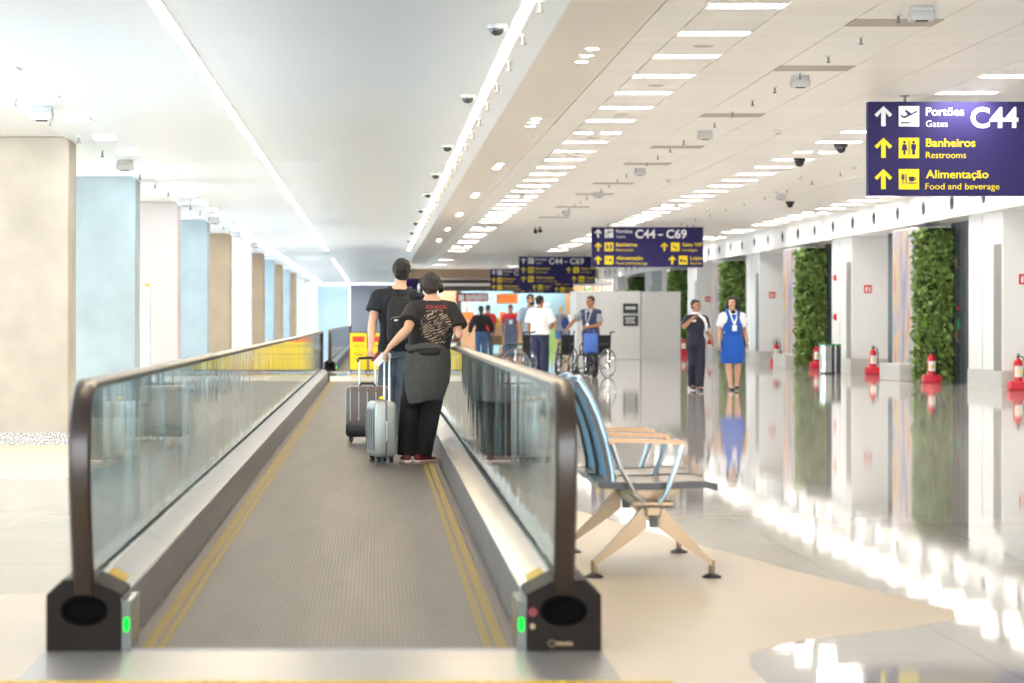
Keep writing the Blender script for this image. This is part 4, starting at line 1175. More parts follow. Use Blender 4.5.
        mb.tube([p, q1, q2, q3], 0, radii=[.0125 * k, .0105 * k, .0092 * k, .0075 * k], round_ends=True, n=8)
    def leg(s, mb, S):
        H = s.H * (.5 + .5 * s.g); J = s.J; h, kn, an = J['hip' + S], J['kn' + S], J['an' + S]
        mb.tube([h, lerp(h, kn, .4), kn], 0, radii=[.051 * H, .046 * H, .032 * H], round_ends=True, n=16)
        c = lerp(kn, an, .3) + V((0, -.008, 0)) * H
        mb.tube([kn, c, lerp(kn, an, .7), an], 0, radii=[.031 * H, .0335 * H, .024 * H, .0195 * H], round_ends=True, n=16)
        ang = getattr(s, 'foot' + S); f = V((math.sin(ang), math.cos(ang), 0))
        mb.tube([an + V((0, 0, -.01)) - f * .03, an + f * .06 * 1.0 + V((0, 0, -.03 * H / 1.7)), V((an.x, an.y, max(an.z - .05, .022))) + f * .14], 0, radii=[.030, .030, .02], round_ends=True, n=12)
    def headmat(s):
        return Matrix.Translation(s.J['head']) @ Matrix.Rotation(s.hy, 4, 'Z') @ Matrix.Rotation(s.hp, 4, 'X')
    def head(s, mb):
        k = s.H / 1.75 * (1.0 if s.sex == 'm' else .97); m = s.headmat()
        t = MB()
        t.ell((0, -.012 * k, .022 * k), (.074 * k, .096 * k, .094 * k), u=24, v=16)
        t.loft([[V((math.cos(a) * rx * k, (yc + math.sin(a) * ry) * k, z * k)) for a in (2 * PI * i / 20 for i in range(20))] for z, rx, ry, yc in
                ((.05, .068, .075, .015), (0, .067, .078, .016), (-.04, .060, .072, .018), (-.075, .048, .056, .028), (-.100, .030, .030, .048), (-.112, .016, .016, .055))])
        t.tube([(0, .092 * k, .022 * k), (0, .104 * k, -.005 * k), (0, .112 * k, -.022 * k)], 0, radii=[.010 * k, .012 * k, .016 * k], round_ends=True)   # nose
        for sx in (-1, 1):
            t.ell((sx * .012 * k, .100 * k, -.026 * k), (.010 * k, .011 * k, .008 * k))
            t.ell((sx * .076 * k, -.008 * k, -.004 * k), (.011 * k, .020 * k, .032 * k), Matrix.Rotation(sx * .35, 4, 'Z'))
            t.ell((sx * .031 * k, .078 * k, .034 * k), (.024 * k, .014 * k, .008 * k))     # brow
            t.ell((sx * .036 * k, .068 * k, -.022 * k), (.024 * k, .022 * k, .02 * k))     # cheek
        t.ell((0, .090 * k, -.055 * k), (.024 * k, .012 * k, .012 * k))                    # lips
        t.ell((0, .080 * k, -.092 * k), (.020 * k, .018 * k, .016 * k))                    # chin
        mb.join(t.bm, m)
        nb = s.J['neck'] + V((0, -.005, -.02 * s.H))
        mb.tube([nb, lerp(nb, s.J['head'], .5) , s.J['head'] + V((0, -.01, -.02))], 0, radii=[.036 * s.H * s.g, .032 * s.H, .032 * s.H], round_ends=True, n=16)
    def body(s, palmL=None, curlL=.5, palmR=None, curlR=.5):
        mb = MB(); s.trunk(mb, 0, .455, .86)
        for S in 'LR': s.shoulder(mb, S, 0); s.arm(mb, S); s.leg(mb, S)
        s.hand(mb, 'L', palmL, curlL); s.hand(mb, 'R', palmR, curlR); s.head(mb)
        o = voxel(mb, 'body', [M[s.skin], M['eye'], M['lip']], s.root, s.vox, 2)
        inv = s.headmat().inverted(); k = s.H / 1.75
        for p in o.data.polygons:
            q = inv @ p.center
            if q.y > .05 * k:
                for sx in (-1, 1):
                    if ((q.x - sx * .032 * k) / (.016 * k)) ** 2 + ((q.z - .012 * k) / (.0085 * k)) ** 2 < 1: p.material_index = 1
                if (q.x / (.026 * k)) ** 2 + ((q.z + .056 * k) / (.009 * k)) ** 2 < 1: p.material_index = 2
        return o
    def shirt(s, m, infl=.012, hem=.47, sleeve=.55, slr=.018, fold=.004, name='shirt', top=.835, flare=.01, vox=None):
        mb = MB(); s.trunk(mb, infl, hem, top, flare)
        for S in 'LR':
            s.shoulder(mb, S, infl)
            sh, el, wr = s.J['sh' + S], s.J['el' + S], s.J['wr' + S]; H = s.H
            if sleeve > 0:
                f = min(sleeve, 1.0)
                mb.tube([lerp(sh, el, -.05), lerp(sh, el, f * .5), lerp(sh, el, f)], 0, radii=[.034 * H + infl, .033 * H + infl + slr * .5, .030 * H + infl + slr * (.6 if sleeve > 1 else 1)], n=16)
            if sleeve > 1:
                g = sleeve - 1
                mb.tube([lerp(sh, el, .85), el, lerp(el, wr, g * .5), lerp(el, wr, g)], 0, radii=[.028 * H + infl, .027 * H + infl, .026 * H + infl, .018 * H + infl], n=16, round_ends=False)
                mb.ell(el, [.027 * H + infl] * 3)
        return voxel(mb, name, M[m], s.root, vox or s.vox, 2, fold)
    def trousers(s, m, infl=.014, top=.60, hem=.0, fold=.004, name='trousers', wide=.008, seatdrop=0.0):
        mb = MB(); s.trunk(mb, infl, .455, top); H = s.H * (.5 + .5 * s.g)
        for S in 'LR':
            h, kn, an = s.J['hip' + S], s.J['kn' + S], s.J['an' + S]
            e = V((an.x, an.y, max(.035, an.z - .02))) if hem <= 0 else lerp(an, kn, hem)
            if hem < 1.0:
                mb.tube([h, lerp(h, kn, .4), kn, lerp(kn, e, .35) + V((0, -.008 * H, 0)), lerp(kn, e, .75), e], 0, radii=[.053 * H + infl, .050 * H + infl, .036 * H + infl + wide, .036 * H + infl + wide, .030 * H + infl + wide, .029 * H + infl + wide], n=18)
            else:
                e = lerp(kn, h, hem - 1)
                mb.tube([h, lerp(h, e, .5), e], 0, radii=[.053 * H + infl, .05 * H + infl + wide, .046 * H + infl + wide * 2], n=18)
        return voxel(mb, name, M[m], s.root, s.vox, 2, fold, (9, 9, 6))
    def shoes(s, m='shoe_black', sole='sole_white', L=.29, stripe=None, low=False):
        k = s.H / 1.75
        for S in 'LR':
            an = s.J['an' + S]; ang = getattr(s, 'foot' + S); R = Matrix.Rotation(-ang, 4, 'Z'); zb = max(0, an.z - .05 * s.H)
            base = Matrix.Translation((an.x, an.y, zb)) @ R
            def sec(y, w, z0, z1):
                return [V((w * math.cos(t) * (1 if math.sin(t) < .2 else .8), y, z0 + (z1 - z0) * (.5 + .5 * math.sin(t)))) for t in (2 * PI * i / 16 for i in range(16))]
            q = [(-.085, .02, .03, .07), (-.075, .034, .02, .088), (-.03, .038, .02, .095 if not low else .07), (.02, .040, .02, .09 if not low else .05), (.07, .044, .02, .07 if not low else .05), (.12, .046, .02, .056 if not low else .045), (.165, .040, .02, .048), (.19, .026, .022, .04), (.198, .01, .026, .032)]
            mb = MB(); t = MB(); t.loft([sec(y * k, w * k, a * k, b * k) for y, w, a, b in q]); mb.join(t.bm, base)
            sh = mb.build('shoe', M[m], s.root, smooth=True)
            out = [(-.09, .015), (-.082, .034), (-.03, .041), (.04, .043), (.10, .049), (.155, .045), (.19, .03), (.205, .01)]
            pl = [(w * k, y * k) for y, w in out] + [(-w * k, y * k) for y, w in out[::-1]]
            mb = MB(); t = MB(); t.prism(pl, 'z', 0, .026 * k); mb.join(t.bm, base); mb.build('sole', M[sole], sh)
            if stripe:
                mb = MB(); t = MB(); t.prism([(a * 1.03, b * 1.01) for a, b in pl if b > .02 * k or True], 'z', .004, .012 * k); mb.join(t.bm, base); mb.build('sole_stripe', M[stripe], sh)
    def hair(s, m='hair', style='short', vol=.014, fold=.005):
        k = s.H / 1.75; hm = s.headmat(); mb = MB(); t = MB()
        t.ell((0, -.034 * k, .040 * k), ((.072 + vol) * k, (.082 + vol) * k, (.080 + vol) * k), u=24, v=16)
        t.ell((0, -.052 * k, -.006 * k), ((.064 + vol * .7) * k, (.052 + vol) * k, (.072 + vol * .5) * k), u=24, v=16)
        if style == 'short':
            t.ell((0, .045 * k, .085 * k), (.05 * k, .042 * k, .028 * k))
            for sx in (-1, 1): t.ell((sx * .066 * k, .012 * k, .035 * k), (.014 * k, .03 * k, .04 * k))
        elif style == 'bun':
            t.ell((0, -.115 * k, .03 * k), (.035 * k, .032 * k, .035 * k)); t.ell((0, .03 * k, .085 * k), (.055 * k, .05 * k, .028 * k))
        else:  # long
            dn = -.20 if style == 'bob' else -.36
            t.ell((0, .03 * k, .085 * k), (.06 * k, .055 * k, .03 * k))
            t.tube([(0, -.06 * k, 0), (0, -.085 * k, -.10 * k), (0, -.08 * k, dn * k)], 0, radii=[.075 * k, .08 * k, .05 * k], round_ends=True, n=14, sx=.6 if style != 'bob' else .9)
            if style == 'bob':
                for sx in (-1, 1): t.tube([(sx * .074 * k, .015 * k, .06 * k), (sx * .098 * k, -.01, -.03 * k), (sx * .108 * k, -.02 * k, -.12 * k), (sx * .088 * k, -.005, -.19 * k)], 0, radii=[.022 * k, .030 * k, .036 * k, .02 * k], round_ends=True)
        mb.join(t.bm, hm)
        return voxel(mb, 'hair', M[m], s.root, min(s.vox, .008), 1, fold, (40, 40, 30))

# --- tall traveller, seen from behind, holding the taupe case
A = Person('person', 'tall person in navy T-shirt with black backpack, back turned, holding taupe suitcase handle', 1.83, (.235, 24.55, .005), 0.0, 'skin', vox=.0065,
           J=dict(shL=(-.195, 0, 1.45), elL=(-.262, -.06, 1.185), wrL=(-.288, -.40, .955), hdL=(-.300, -.50, .86),
                  head=(.035, .035, 1.70), neck=(.015, -.01, 1.53), hipL=(-.09, 0, .94), knL=(-.115, .03, .53), anL=(-.12, .03, .092), hipR=(.09, 0, .94), knR=(.065, .02, .53), anR=(.03, -.02, .092)))
A.footL = -.1; A.footR = .25
A.J['wrL'] = V((-.275, -.36, .955)); A.J['hdL'] = V((-.30, -.47, .85))
A.body(palmL=(0, -.5, -.6), curlL=.75)
A.shirt('tee_navy', infl=.022, hem=.49, sleeve=.58, slr=.028, fold=.007, flare=.02)
A.trousers('jeans', infl=.014, fold=.008)
A.shoes('shoe_black', 'sole_white'); A.hair('hair', vol=.018, fold=.009)
# backpack
mb = MB(); t = MB()
def bp_ring(z, w, d, y): return [V((w * math.copysign(abs(math.cos(a)) ** .7, math.cos(a)), y + d * math.copysign(abs(math.sin(a)) ** .7, math.sin(a)), z)) for a in (2 * PI * i / 20 for i in range(20))]
t.loft([bp_ring(z, w, d, y) for z, w, d, y in ((.985, .10, .05, -.20), (1.0, .125, .075, -.21), (1.10, .135, .09, -.215), (1.25, .135, .085, -.21), (1.36, .125, .07, -.20), (1.43, .10, .055, -.19), (1.455, .06, .03, -.18))])
mb.join(t.bm, Matrix.Translation((.02, .02, 0)))
bpk = voxel(mb, 'backpack', M['bag_black'], A.root, .007, 2, .005, (7, 7, 7))
mb = MB(); t = MB(); t.loft([bp_ring(z, w, .03, -.285) for z, w in ((1.03, .09), (1.05, .10), (1.17, .10), (1.20, .085))]); mb.join(t.bm, Matrix.Translation((.02, .02, 0))); mb.build('front_pocket', M['bag_black'], bpk, smooth=True)
mb = MB(); mb.tube([(-.095, -.235, 1.20), (-.06, -.285, 1.24), (.02, -.298, 1.25), (.10, -.285, 1.24), (.135, -.235, 1.20)], .004, n=6); mb.build('zip', M['case_silver_d'], bpk)
mb = MB()
for i, w in enumerate((.020, .014, .018, .012, .020, .014, .016)): mb.b2((-.04 + i * .021, -.303, 1.205 + (i % 2) * .001), (-.04 + i * .021 + w * .8, -.293, 1.222 - (i % 3) * .002))
mb.build('light_lettering', M['sign_white'], bpk)
for sx in (-1, 1):
    mb = MB(); pts = [(.02 + sx * .06, -.175, 1.43), (.02 + sx * .075, -.115, 1.505), (.02 + sx * .095, -.02, 1.545), (.02 + sx * .105, .09, 1.50), (.02 + sx * .12, .135, 1.38), (.02 + sx * .13, .12, 1.2)]
    mb.tube(pts, .012, n=8, sx=2.4); mb.build('strap', M['bag_black'], bpk, smooth=True)

# --- headphone wearer, leaning on the handrail
B = Person('person', 'person in black printed T-shirt with headphones and tied hoodie, leaning on the handrail', 1.66, (.36, 20.5, .0075), 0.0, 'skin_b', vox=.006, girth=1.06, head_pitch=-.35,
           J=dict(pelvis=(.085, .0, .83), waist=(.10, -.01, .99), chest=(.125, -.005, 1.185), neck=(.125, .02, 1.375), head=(.112, .075, 1.487),
                  shL=(-.03, .01, 1.295), elL=(-.085, -.19, 1.135), wrL=(-.235, -.195, .985), hdL=(-.30, -.19, .90),
                  shR=(.28, .01, 1.295), elR=(.348, -.075, 1.085), wrR=(.338, .17, 1.052), hdR=(.333, .27, 1.048),
                  hipL=(.005, 0, .84), knL=(-.065, .02, .46), anL=(-.095, -.01, .085), hipR=(.165, 0, .84), knR=(.115, .03, .46), anR=(.04, .0, .085)))
B.footL = -.12; B.footR = .68
B.body(palmL=(.5, .2, -.8), curlL=.7, palmR=(0, 0, -1), curlR=.35)
def tee_print():
    m = mat('black_tshirt_print', (30, 28, 28), 0.85, bump=.2, bscale=120); N, L, b = nodes_of(m)
    tc = N.new('ShaderNodeTexCoord'); sx = N.new('ShaderNodeSeparateXYZ'); L.new(tc.outputs['Object'], sx.inputs[0])
    def mth(op, a, b_=None, c=None):
        n = N.new('ShaderNodeMath'); n.operation = op
        for i, v in enumerate((a, b_, c)):
            if v is None: continue
            if isinstance(v, (int, float)): n.inputs[i].default_value = v
            else: L.new(v, n.inputs[i])
        return n.outputs[0]
    ex = mth('DIVIDE', mth('SUBTRACT', sx.outputs['X'], .155), .142); ez = mth('DIVIDE', mth('SUBTRACT', sx.outputs['Z'], 1.155), .155)
    r2 = mth('ADD', mth('MULTIPLY', ex, ex), mth('MULTIPLY', ez, ez))
    back = mth('LESS_THAN', sx.outputs['Y'], -.02)
    mp = N.new('ShaderNodeMapping'); mp.inputs['Rotation'].default_value = (0, .6, 0); mp.inputs['Scale'].default_value = (22, 8, 22)
    L.new(tc.outputs['Object'], mp.inputs['Vector'])
    wv = N.new('ShaderNodeTexWave'); wv.wave_type = 'RINGS'; wv.inputs['Scale'].default_value = .6; wv.inputs['Distortion'].default_value = 26; wv.inputs['Detail'].default_value = 4; wv.inputs['Detail Scale'].default_value = .45
    L.new(mp.outputs['Vector'], wv.inputs['Vector'])
    nz = N.new('ShaderNodeTexNoise'); nz.inputs['Scale'].default_value = .8; nz.inputs['Detail'].default_value = 4; L.new(mp.outputs['Vector'], nz.inputs['Vector'])
    edge = mth('LESS_THAN', mth('ADD', r2, mth('MULTIPLY', mth('SUBTRACT', nz.outputs['Fac'], .5), 1.4)), .92)
    ln = N.new('ShaderNodeMapRange'); ln.inputs['From Min'].default_value = .5; ln.inputs['From Max'].default_value = .70; L.new(wv.outputs['Fac'], ln.inputs['Value'])
    n3 = N.new('ShaderNodeTexNoise'); n3.inputs['Scale'].default_value = 21; n3.inputs['Detail'].default_value = 5; L.new(tc.outputs['Object'], n3.inputs['Vector'])
    m3 = N.new('ShaderNodeMapRange'); m3.inputs['From Min'].default_value = .40; m3.inputs['From Max'].default_value = .58; L.new(n3.outputs['Fac'], m3.inputs['Value'])
    f = mth('MULTIPLY', mth('MULTIPLY', edge, back), mth('MULTIPLY', ln.outputs['Result'], m3.outputs['Result']))
    mx = N.new('ShaderNodeMix'); mx.data_type = 'RGBA'; L.new(f, mx.inputs['Factor'])
    mx.inputs[6].default_value = srgb((30, 28, 28)); mx.inputs[7].default_value = srgb((168, 142, 120))
    L.new(mx.outputs[2], b.inputs['Base Color']); return m
M['tee_print'] = tee_print(); M['print_red'] = mat('print_red', (140, 52, 46), .8)
ts = B.shirt('tee_print', infl=.022, hem=.575, sleeve=.72, slr=.026, fold=.006, flare=.012)
# red lettering over the print, laid onto the cloth
mb = MB(); put_text(mb, 'IRON MAIDEN', .07, 1.305, .175, .034, -.4, .03, .001)
bv = BVHTree.FromPolygons([v.co for v in ts.data.vertices], [p.vertices[:] for p in ts.data.polygons])
for v in mb.bm.verts:
    h = bv.ray_cast(V((v.co.x, -.6, v.co.z)), V((0, 1, 0)))
    if h[0] is not None: v.co.y = h[0].y - .004 + (v.co.y + .4) * .5
mb.build('red_lettering', M['print_red'], ts)
B.trousers('pants_black', infl=.018, fold=.006, wide=.010, top=.58)
B.shoes('shoe_maroon', 'sole_white', stripe='sole_red'); B.hair('hair_b', vol=.012, fold=.006)
# hoodie tied round the waist
mb = MB(); rg = []
for z, cx, rx, ry in ((1.015, .10, .155, .125), (.98, .10, .178, .15), (.92, .095, .192, .165), (.82, .09, .198, .17), (.70, .08, .195, .165), (.60, .065, .175, .155), (.535, .055, .155, .15), (.52, .055, .145, .14)):
    rg.append([V((cx + rx * math.cos(a), ry * math.sin(a) - .005, z - .02 * math.sin(a * 2))) for a in (2 * PI * i / 28 for i in range(28))])
mb.loft(rg); hd = voxel(mb, 'tied_hoodie', M['hoodie'], B.root, .008, 1, .008, (10, 10, 2.5))
mb = MB(); mb.tube([(.085 + .165 * math.cos(a), .15 * math.sin(a) - .005, .985 + .012 * math.sin(3 * a)) for a in (2 * PI * i / 26 for i in range(26))], .026, n=10, closed=True); mb.tube([(.115, .15, .97), (.07, .175, .86), (.05, .17, .72)], 0, radii=[.03, .035, .03], round_ends=True)
mb.build('tied_sleeves', M['hoodie'], hd, smooth=True)
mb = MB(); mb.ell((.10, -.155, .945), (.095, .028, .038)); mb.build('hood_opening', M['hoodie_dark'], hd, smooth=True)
# headphones
hm = B.headmat()
mb = MB(); t = MB(); t.tube([(.092 * math.cos(a), -.005 + .0 * a, .005 + .118 * math.sin(a)) for a in (PI * i / 16 for i in range(17))], .009, n=8, sx=1.6); mb.join(t.bm, hm); hp = mb.build('headphones', M['black'], B.root, smooth=True)
for sx, k in ((-1, 'case_silver'), (1, 'black')):  # left cup paler: the light catching it is put into its colour
    mb = MB(); t = MB(); t.loft([ring((sx * x, -.004, -.005), (1, 0, 0), q, n=20) for x, q in ((.074, .034), (.080, .040), (.094, .040), (.106, .036), (.110, .026))]); mb.join(t.bm, hm); mb.build('ear_cup', M[k], hp, smooth=True)
    mb = MB(); t = MB(); t.tube([(sx * .080, -.004 + .036 * math.cos(a), -.005 + .036 * math.sin(a)) for a in (2 * PI * i / 20 for i in range(20))], .011, closed=True, n=8); mb.join(t.bm, hm); mb.build('ear_pad', M['black'], hp, smooth=True)
# passport and boarding slip in the hand
p = thing('passport', 'maroon passport with white paper slip in the hand on the silver case', 'passport', (.025, 20.385, .90))
mb = MB(); mb.box((0, 0, 0), (.07, .008, .10), Matrix.Rotation(.6, 4, 'Y'), bev=.003); mb.build('cover', M['passport'], p)
mb = MB(); mb.box((.02, -.008, -.012), (.06, .002, .115), Matrix.Rotation(.75, 4, 'Y')); mb.build('paper_slip', M['paper'], p)

# --- two airline staff walking towards the camera
C_ = Person('person', 'woman in dark navy trouser uniform with white scarf walking towards camera', 1.585, (5.56, 41.9, 0), PI + .12, 'skin_c', vox=.0085, sex='f', head_yaw=.5,
            J=dict(shR=(.15, 0, 1.245), elR=(.235, .12, 1.10), wrR=(.105, .205, 1.255), hdR=(.05, .20, 1.31), shL=(-.15, 0, 1.245), elL=(-.215, -.06, 1.03), wrL=(-.275, .08, .87), hdL=(-.29, .11, .79),
                   hipL=(-.075, 0, .815), knL=(-.055, .09, .455), anL=(-.04, .10, .08), hipR=(.075, 0, .815), knR=(.06, .03, .46), anR=(.03, -.16, .10)))
C_.body(palmR=(-1, .3, 0), curlR=.9, palmL=(1, 0, 0)); C_.shirt('navy_suit', infl=.014, hem=.55, sleeve=.75, slr=.012, fold=.003, name='blouse')
C_.trousers('navy_suit', infl=.012, fold=.004, wide=.014, top=.62); C_.shoes('shoe_black', 'shoe_black', low=True); C_.hair('hair_k', 'bun', vol=.010, fold=.002)
mb = MB(); c = C_.J['neck']; mb.tube([(c.x + .062 * math.cos(a), c.y + .062 * math.sin(a) + .01, c.z + .005 + .012 * math.sin(a)) for a in (2 * PI * i / 18 for i in range(18))], .022, closed=True)
mb.tube([(c.x - .02, c.y + .085, c.z), (c.x - .12, c.y + .10, c.z - .08), (c.x - .165, c.y + .08, c.z - .20), (c.x - .17, c.y + .07, c.z - .27)], 0, radii=[.02, .03, .035, .03], round_ends=True); mb.build('scarf', M['scarf'], C_.root, smooth=True)
mb = MB(); mb.b2((.03, .118, 1.185), (.105, .132, 1.225)); mb.build('name_badge', M['label_white'], C_.root)

D_ = Person('person', 'woman in sleeveless blue dress over white shirt with lanyard, walking', 1.64, (6.22, 42.1, 0), PI + .05, 'skin', vox=.0085, sex='f', head_yaw=-.6, girth=1.12,
            J=dict(shR=(.165, 0, 1.28), elR=(.215, -.03, 1.04), wrR=(.235, .03, .81), hdR=(.24, .05, .73), shL=(-.165, 0, 1.28), elL=(-.225, -.04, 1.04), wrL=(-.265, .02, .80), hdL=(-.275, .04, .72),
                   hipL=(-.085, 0, .845), knL=(-.095, .04, .47), anL=(-.09, -.06, .11), hipR=(.085, 0, .845), knR=(.08, .09, .465), anR=(.055, .11, .078)))
D_.footL = .15; D_.footR = -.1
D_.body(); D_.shirt('shirt_white', infl=.016, hem=.67, sleeve=.72, slr=.024, fold=.003)
mb = MB(); H = D_.H; c = D_.J['pelvis']; rg = []
for z, rx, ry in ((1.31, .085, .135), (1.27, .115, .158), (1.22, .15, .175), (1.14, .178, .182), (1.05, .172, .172), (.99, .158, .15), (.93, .17, .15), (.84, .20, .155), (.74, .212, .16), (.62, .212, .158), (.50, .198, .155), (.465, .195, .15)):
    rg.append([V((rx * math.cos(a), ry * math.sin(a) + .012, z)) for a in (2 * PI * i / 28 for i in range(28))])
mb.loft(rg)
for sx in (-1, 1): mb.tube([(sx * .075, .15, 1.24), (sx * .10, .10, 1.345), (sx * .105, 0, 1.40), (sx * .095, -.08, 1.32), (sx * .08, -.10, 1.2)], .028, n=8, sx=.8)
dr = voxel(mb, 'blue_dress', M['blue_dress'], D_.root, .009, 2, .003, (6, 6, 3))
mb = MB(); mb.tube([(.172 * math.cos(a), .142 * math.sin(a) + .012, .985) for a in (2 * PI * i / 24 for i in range(24))], .014, closed=True, n=8); mb.build('belt', M['blue_dress'], dr, smooth=True)
mb = MB()
for sx in (-1, 1): mb.tube([(sx * .055, -.02, 1.40), (sx * .06, .07, 1.375), (sx * .035, .175, 1.24), (0, .205, 1.14)], .009, n=6, sx=2)
mb.b2((-.04, .196, 1.03), (.04, .21, 1.13)); mb.build('lanyard_badge', M['label_white'], D_.root)
mb = MB(); mb.ell((0, .085, 1.36), (.04, .025, .03)); mb.build('neck_scarf', M['navy_suit'], D_.root, smooth=True)
for sx, kk in ((-1, 'board_red'), (1, 'label_white')):
    mb = MB(); mb.ell((sx * .155, .085, 1.0), (.022, .012, .016)); mb.build('waist_button', M[kk], dr, smooth=True)
D_.shoes('shoe_black', 'shoe_black', low=True); D_.hair('hair_k', 'bob', vol=.016, fold=.006)
mb = MB(); w_ = D_.J['wrL']; mb.tube([(w_.x + .032 * math.cos(a), w_.y + .032 * math.sin(a), w_.z + .02) for a in (2 * PI * i / 14 for i in range(14))], .008, closed=True); mb.build('bracelet', M['label_white'], D_.root)

# --- attendants and travellers further back
def X_(px, d): return (px - 375) * d / FPX
E_ = Person('person', 'attendant in navy vest over grey shirt standing among the wheelchairs', 1.75, (X_(592, 52), 52.3, 0), PI - .55, 'skin_c', vox=.010, head_yaw=-.2,
            J=dict(shR=(.185, .0, 1.375), elR=(.36, .10, 1.20), wrR=(.50, .20, 1.0), hdR=(.55, .24, .94), shL=(-.185, 0, 1.375), elL=(-.24, .02, 1.13), wrL=(-.03, .20, 1.06), hdL=(.04, .22, 1.05)))
E_.body(palmR=(0, 0, -1), curlR=.8, palmL=(0, -1, 0), curlL=.8); E_.shirt('shirt_grey', infl=.014, hem=.52, sleeve=.8, slr=.02)
E_.shirt('vest_navy', infl=.026, hem=.50, sleeve=0, name='vest', top=.80); E_.trousers('jacket_black', infl=.014); E_.shoes(); E_.hair('hair_k', vol=.008, fold=.002)
mb = MB(); mb.tube([(-.07, .10, 1.44), (-.04, .16, 1.25), (0, .165, 1.15), (.04, .16, 1.25), (.07, .10, 1.44)], .006, n=6); mb.b2((-.03, .15, 1.06), (.03, .17, 1.15)); mb.build('lanyard_badge', M['label_white'], E_.root)
F_ = Person('person', 'person in white short-sleeved shirt and navy trousers with back turned', 1.76, (X_(540, 52), 52.0, 0), -.35, 'skin_c', vox=.010, head_yaw=-.4, girth=1.04)
F_.J['elR'] = V((.27, .05, 1.14)); F_.J['wrR'] = V((.18, .25, 1.05)); F_.J['hdR'] = V((.12, .30, 1.05))
F_.body(); F_.shirt('shirt_white', infl=.03, hem=.515, sleeve=.85, slr=.03, flare=.02); F_.trousers('trouser_navy', infl=.02, wide=.02); F_.shoes(); F_.hair('hair_k', vol=.010)
G_ = Person('person', 'bearded person in blue-grey shirt standing behind the white-shirted one', 1.80, (X_(530.5, 53.2), 53.2, 0), PI + .4, 'skin_c', vox=.011, head_yaw=.2)
G_.body(); G_.shirt('shirt_bluegrey', infl=.02, hem=.5, sleeve=.8, slr=.025); G_.trousers('trouser_navy', infl=.016); G_.shoes(); G_.hair('hair_k', vol=.008)
mb = MB(); t = MB(); k = G_.H / 1.75; t.ell((0, .045 * k, -.078 * k), (.056 * k, .052 * k, .042 * k)); mb.join(t.bm, G_.headmat()); mb.build('beard', M['hair_k'], G_.root, smooth=True)
H_ = Person('person', 'person in red shirt and slate dungarees walking with a white badge', 1.70, (X_(510.5, 75), 75, 0), PI, 'skin_c', vox=.013)
H_.J['knL'].y += .08; H_.J['anR'].y -= .12; H_.J['anR'].z += .03
H_.body(); H_.shirt('red_shirt', infl=.018, hem=.56, sleeve=.8, slr=.02); H_.trousers('overalls', infl=.024, wide=.02, top=.74, name='dungarees'); H_.shoes(); H_.hair('hair_k', vol=.006)
mb = MB(); mb.b2((-.05, .14, 1.10), (.05, .165, 1.22)); mb.build('badge', M['label_white'], H_.root)
I_ = Person('person', 'long-haired person in black jacket and blue jeans walking away', 1.64, (X_(481, 70), 70, 0), .1, 'skin', vox=.012, sex='f',
            J=dict(elL=(-.30, -.10, 1.05), wrL=(-.33, .02, .86), hdL=(-.34, .04, .78), elR=(.29, -.10, 1.05), wrR=(.32, .02, .86), hdR=(.33, .04, .78)))
I_.body(); I_.shirt('jacket_black', infl=.03, hem=.54, sleeve=1.9, slr=.02, name='jacket', flare=.03); I_.trousers('jeans_blue', infl=.012); I_.shoes(); I_.hair('hair_b', 'long', vol=.014)
K_ = Person('person', 'person in bright red top partly hidden behind the black-jacketed one', 1.72, (X_(488, 79), 79, 0), .3, 'skin_c', vox=.013)
K_.body(); K_.shirt('red_shirt', infl=.024, hem=.5, sleeve=.9, slr=.02); K_.trousers('jeans', infl=.014); K_.shoes(); K_.hair('hair_k', vol=.006)
L_ = Person('person', 'fair-haired person in shorts with blue bag slung behind, far down the hall', 1.70, (X_(561, 83), 83, 0), .2, 'skin', vox=.013)
L_.body(); L_.shirt('shirt_grey', infl=.02, hem=.5, sleeve=.3, slr=.01) ; L_.trousers('shorts_blue', infl=.02, hem=1.25, name='shorts'); L_.shoes(); L_.hair('blond', vol=.008)
mb = MB(); mb.ell((.10, -.19, 1.10), (.15, .09, .2)); mb.build('backpack', M['pack_blue'], L_.root, smooth=True)
N_ = Person('person', 'person in pale top with dark backpack beside the partition corner', 1.70, (X_(573.5, 86), 86, 0), .1, 'skin', vox=.013)
N_.body(); N_.shirt('shirt_white', infl=.018, hem=.5, sleeve=.6); N_.trousers('jeans', infl=.02, hem=1.2, name='shorts'); N_.shoes(); N_.hair('hair_k', vol=.008)
mb = MB(); mb.ell((.02, -.19, 1.17), (.15, .10, .22)); mb.build('backpack', M['vest_navy'], N_.root, smooth=True)
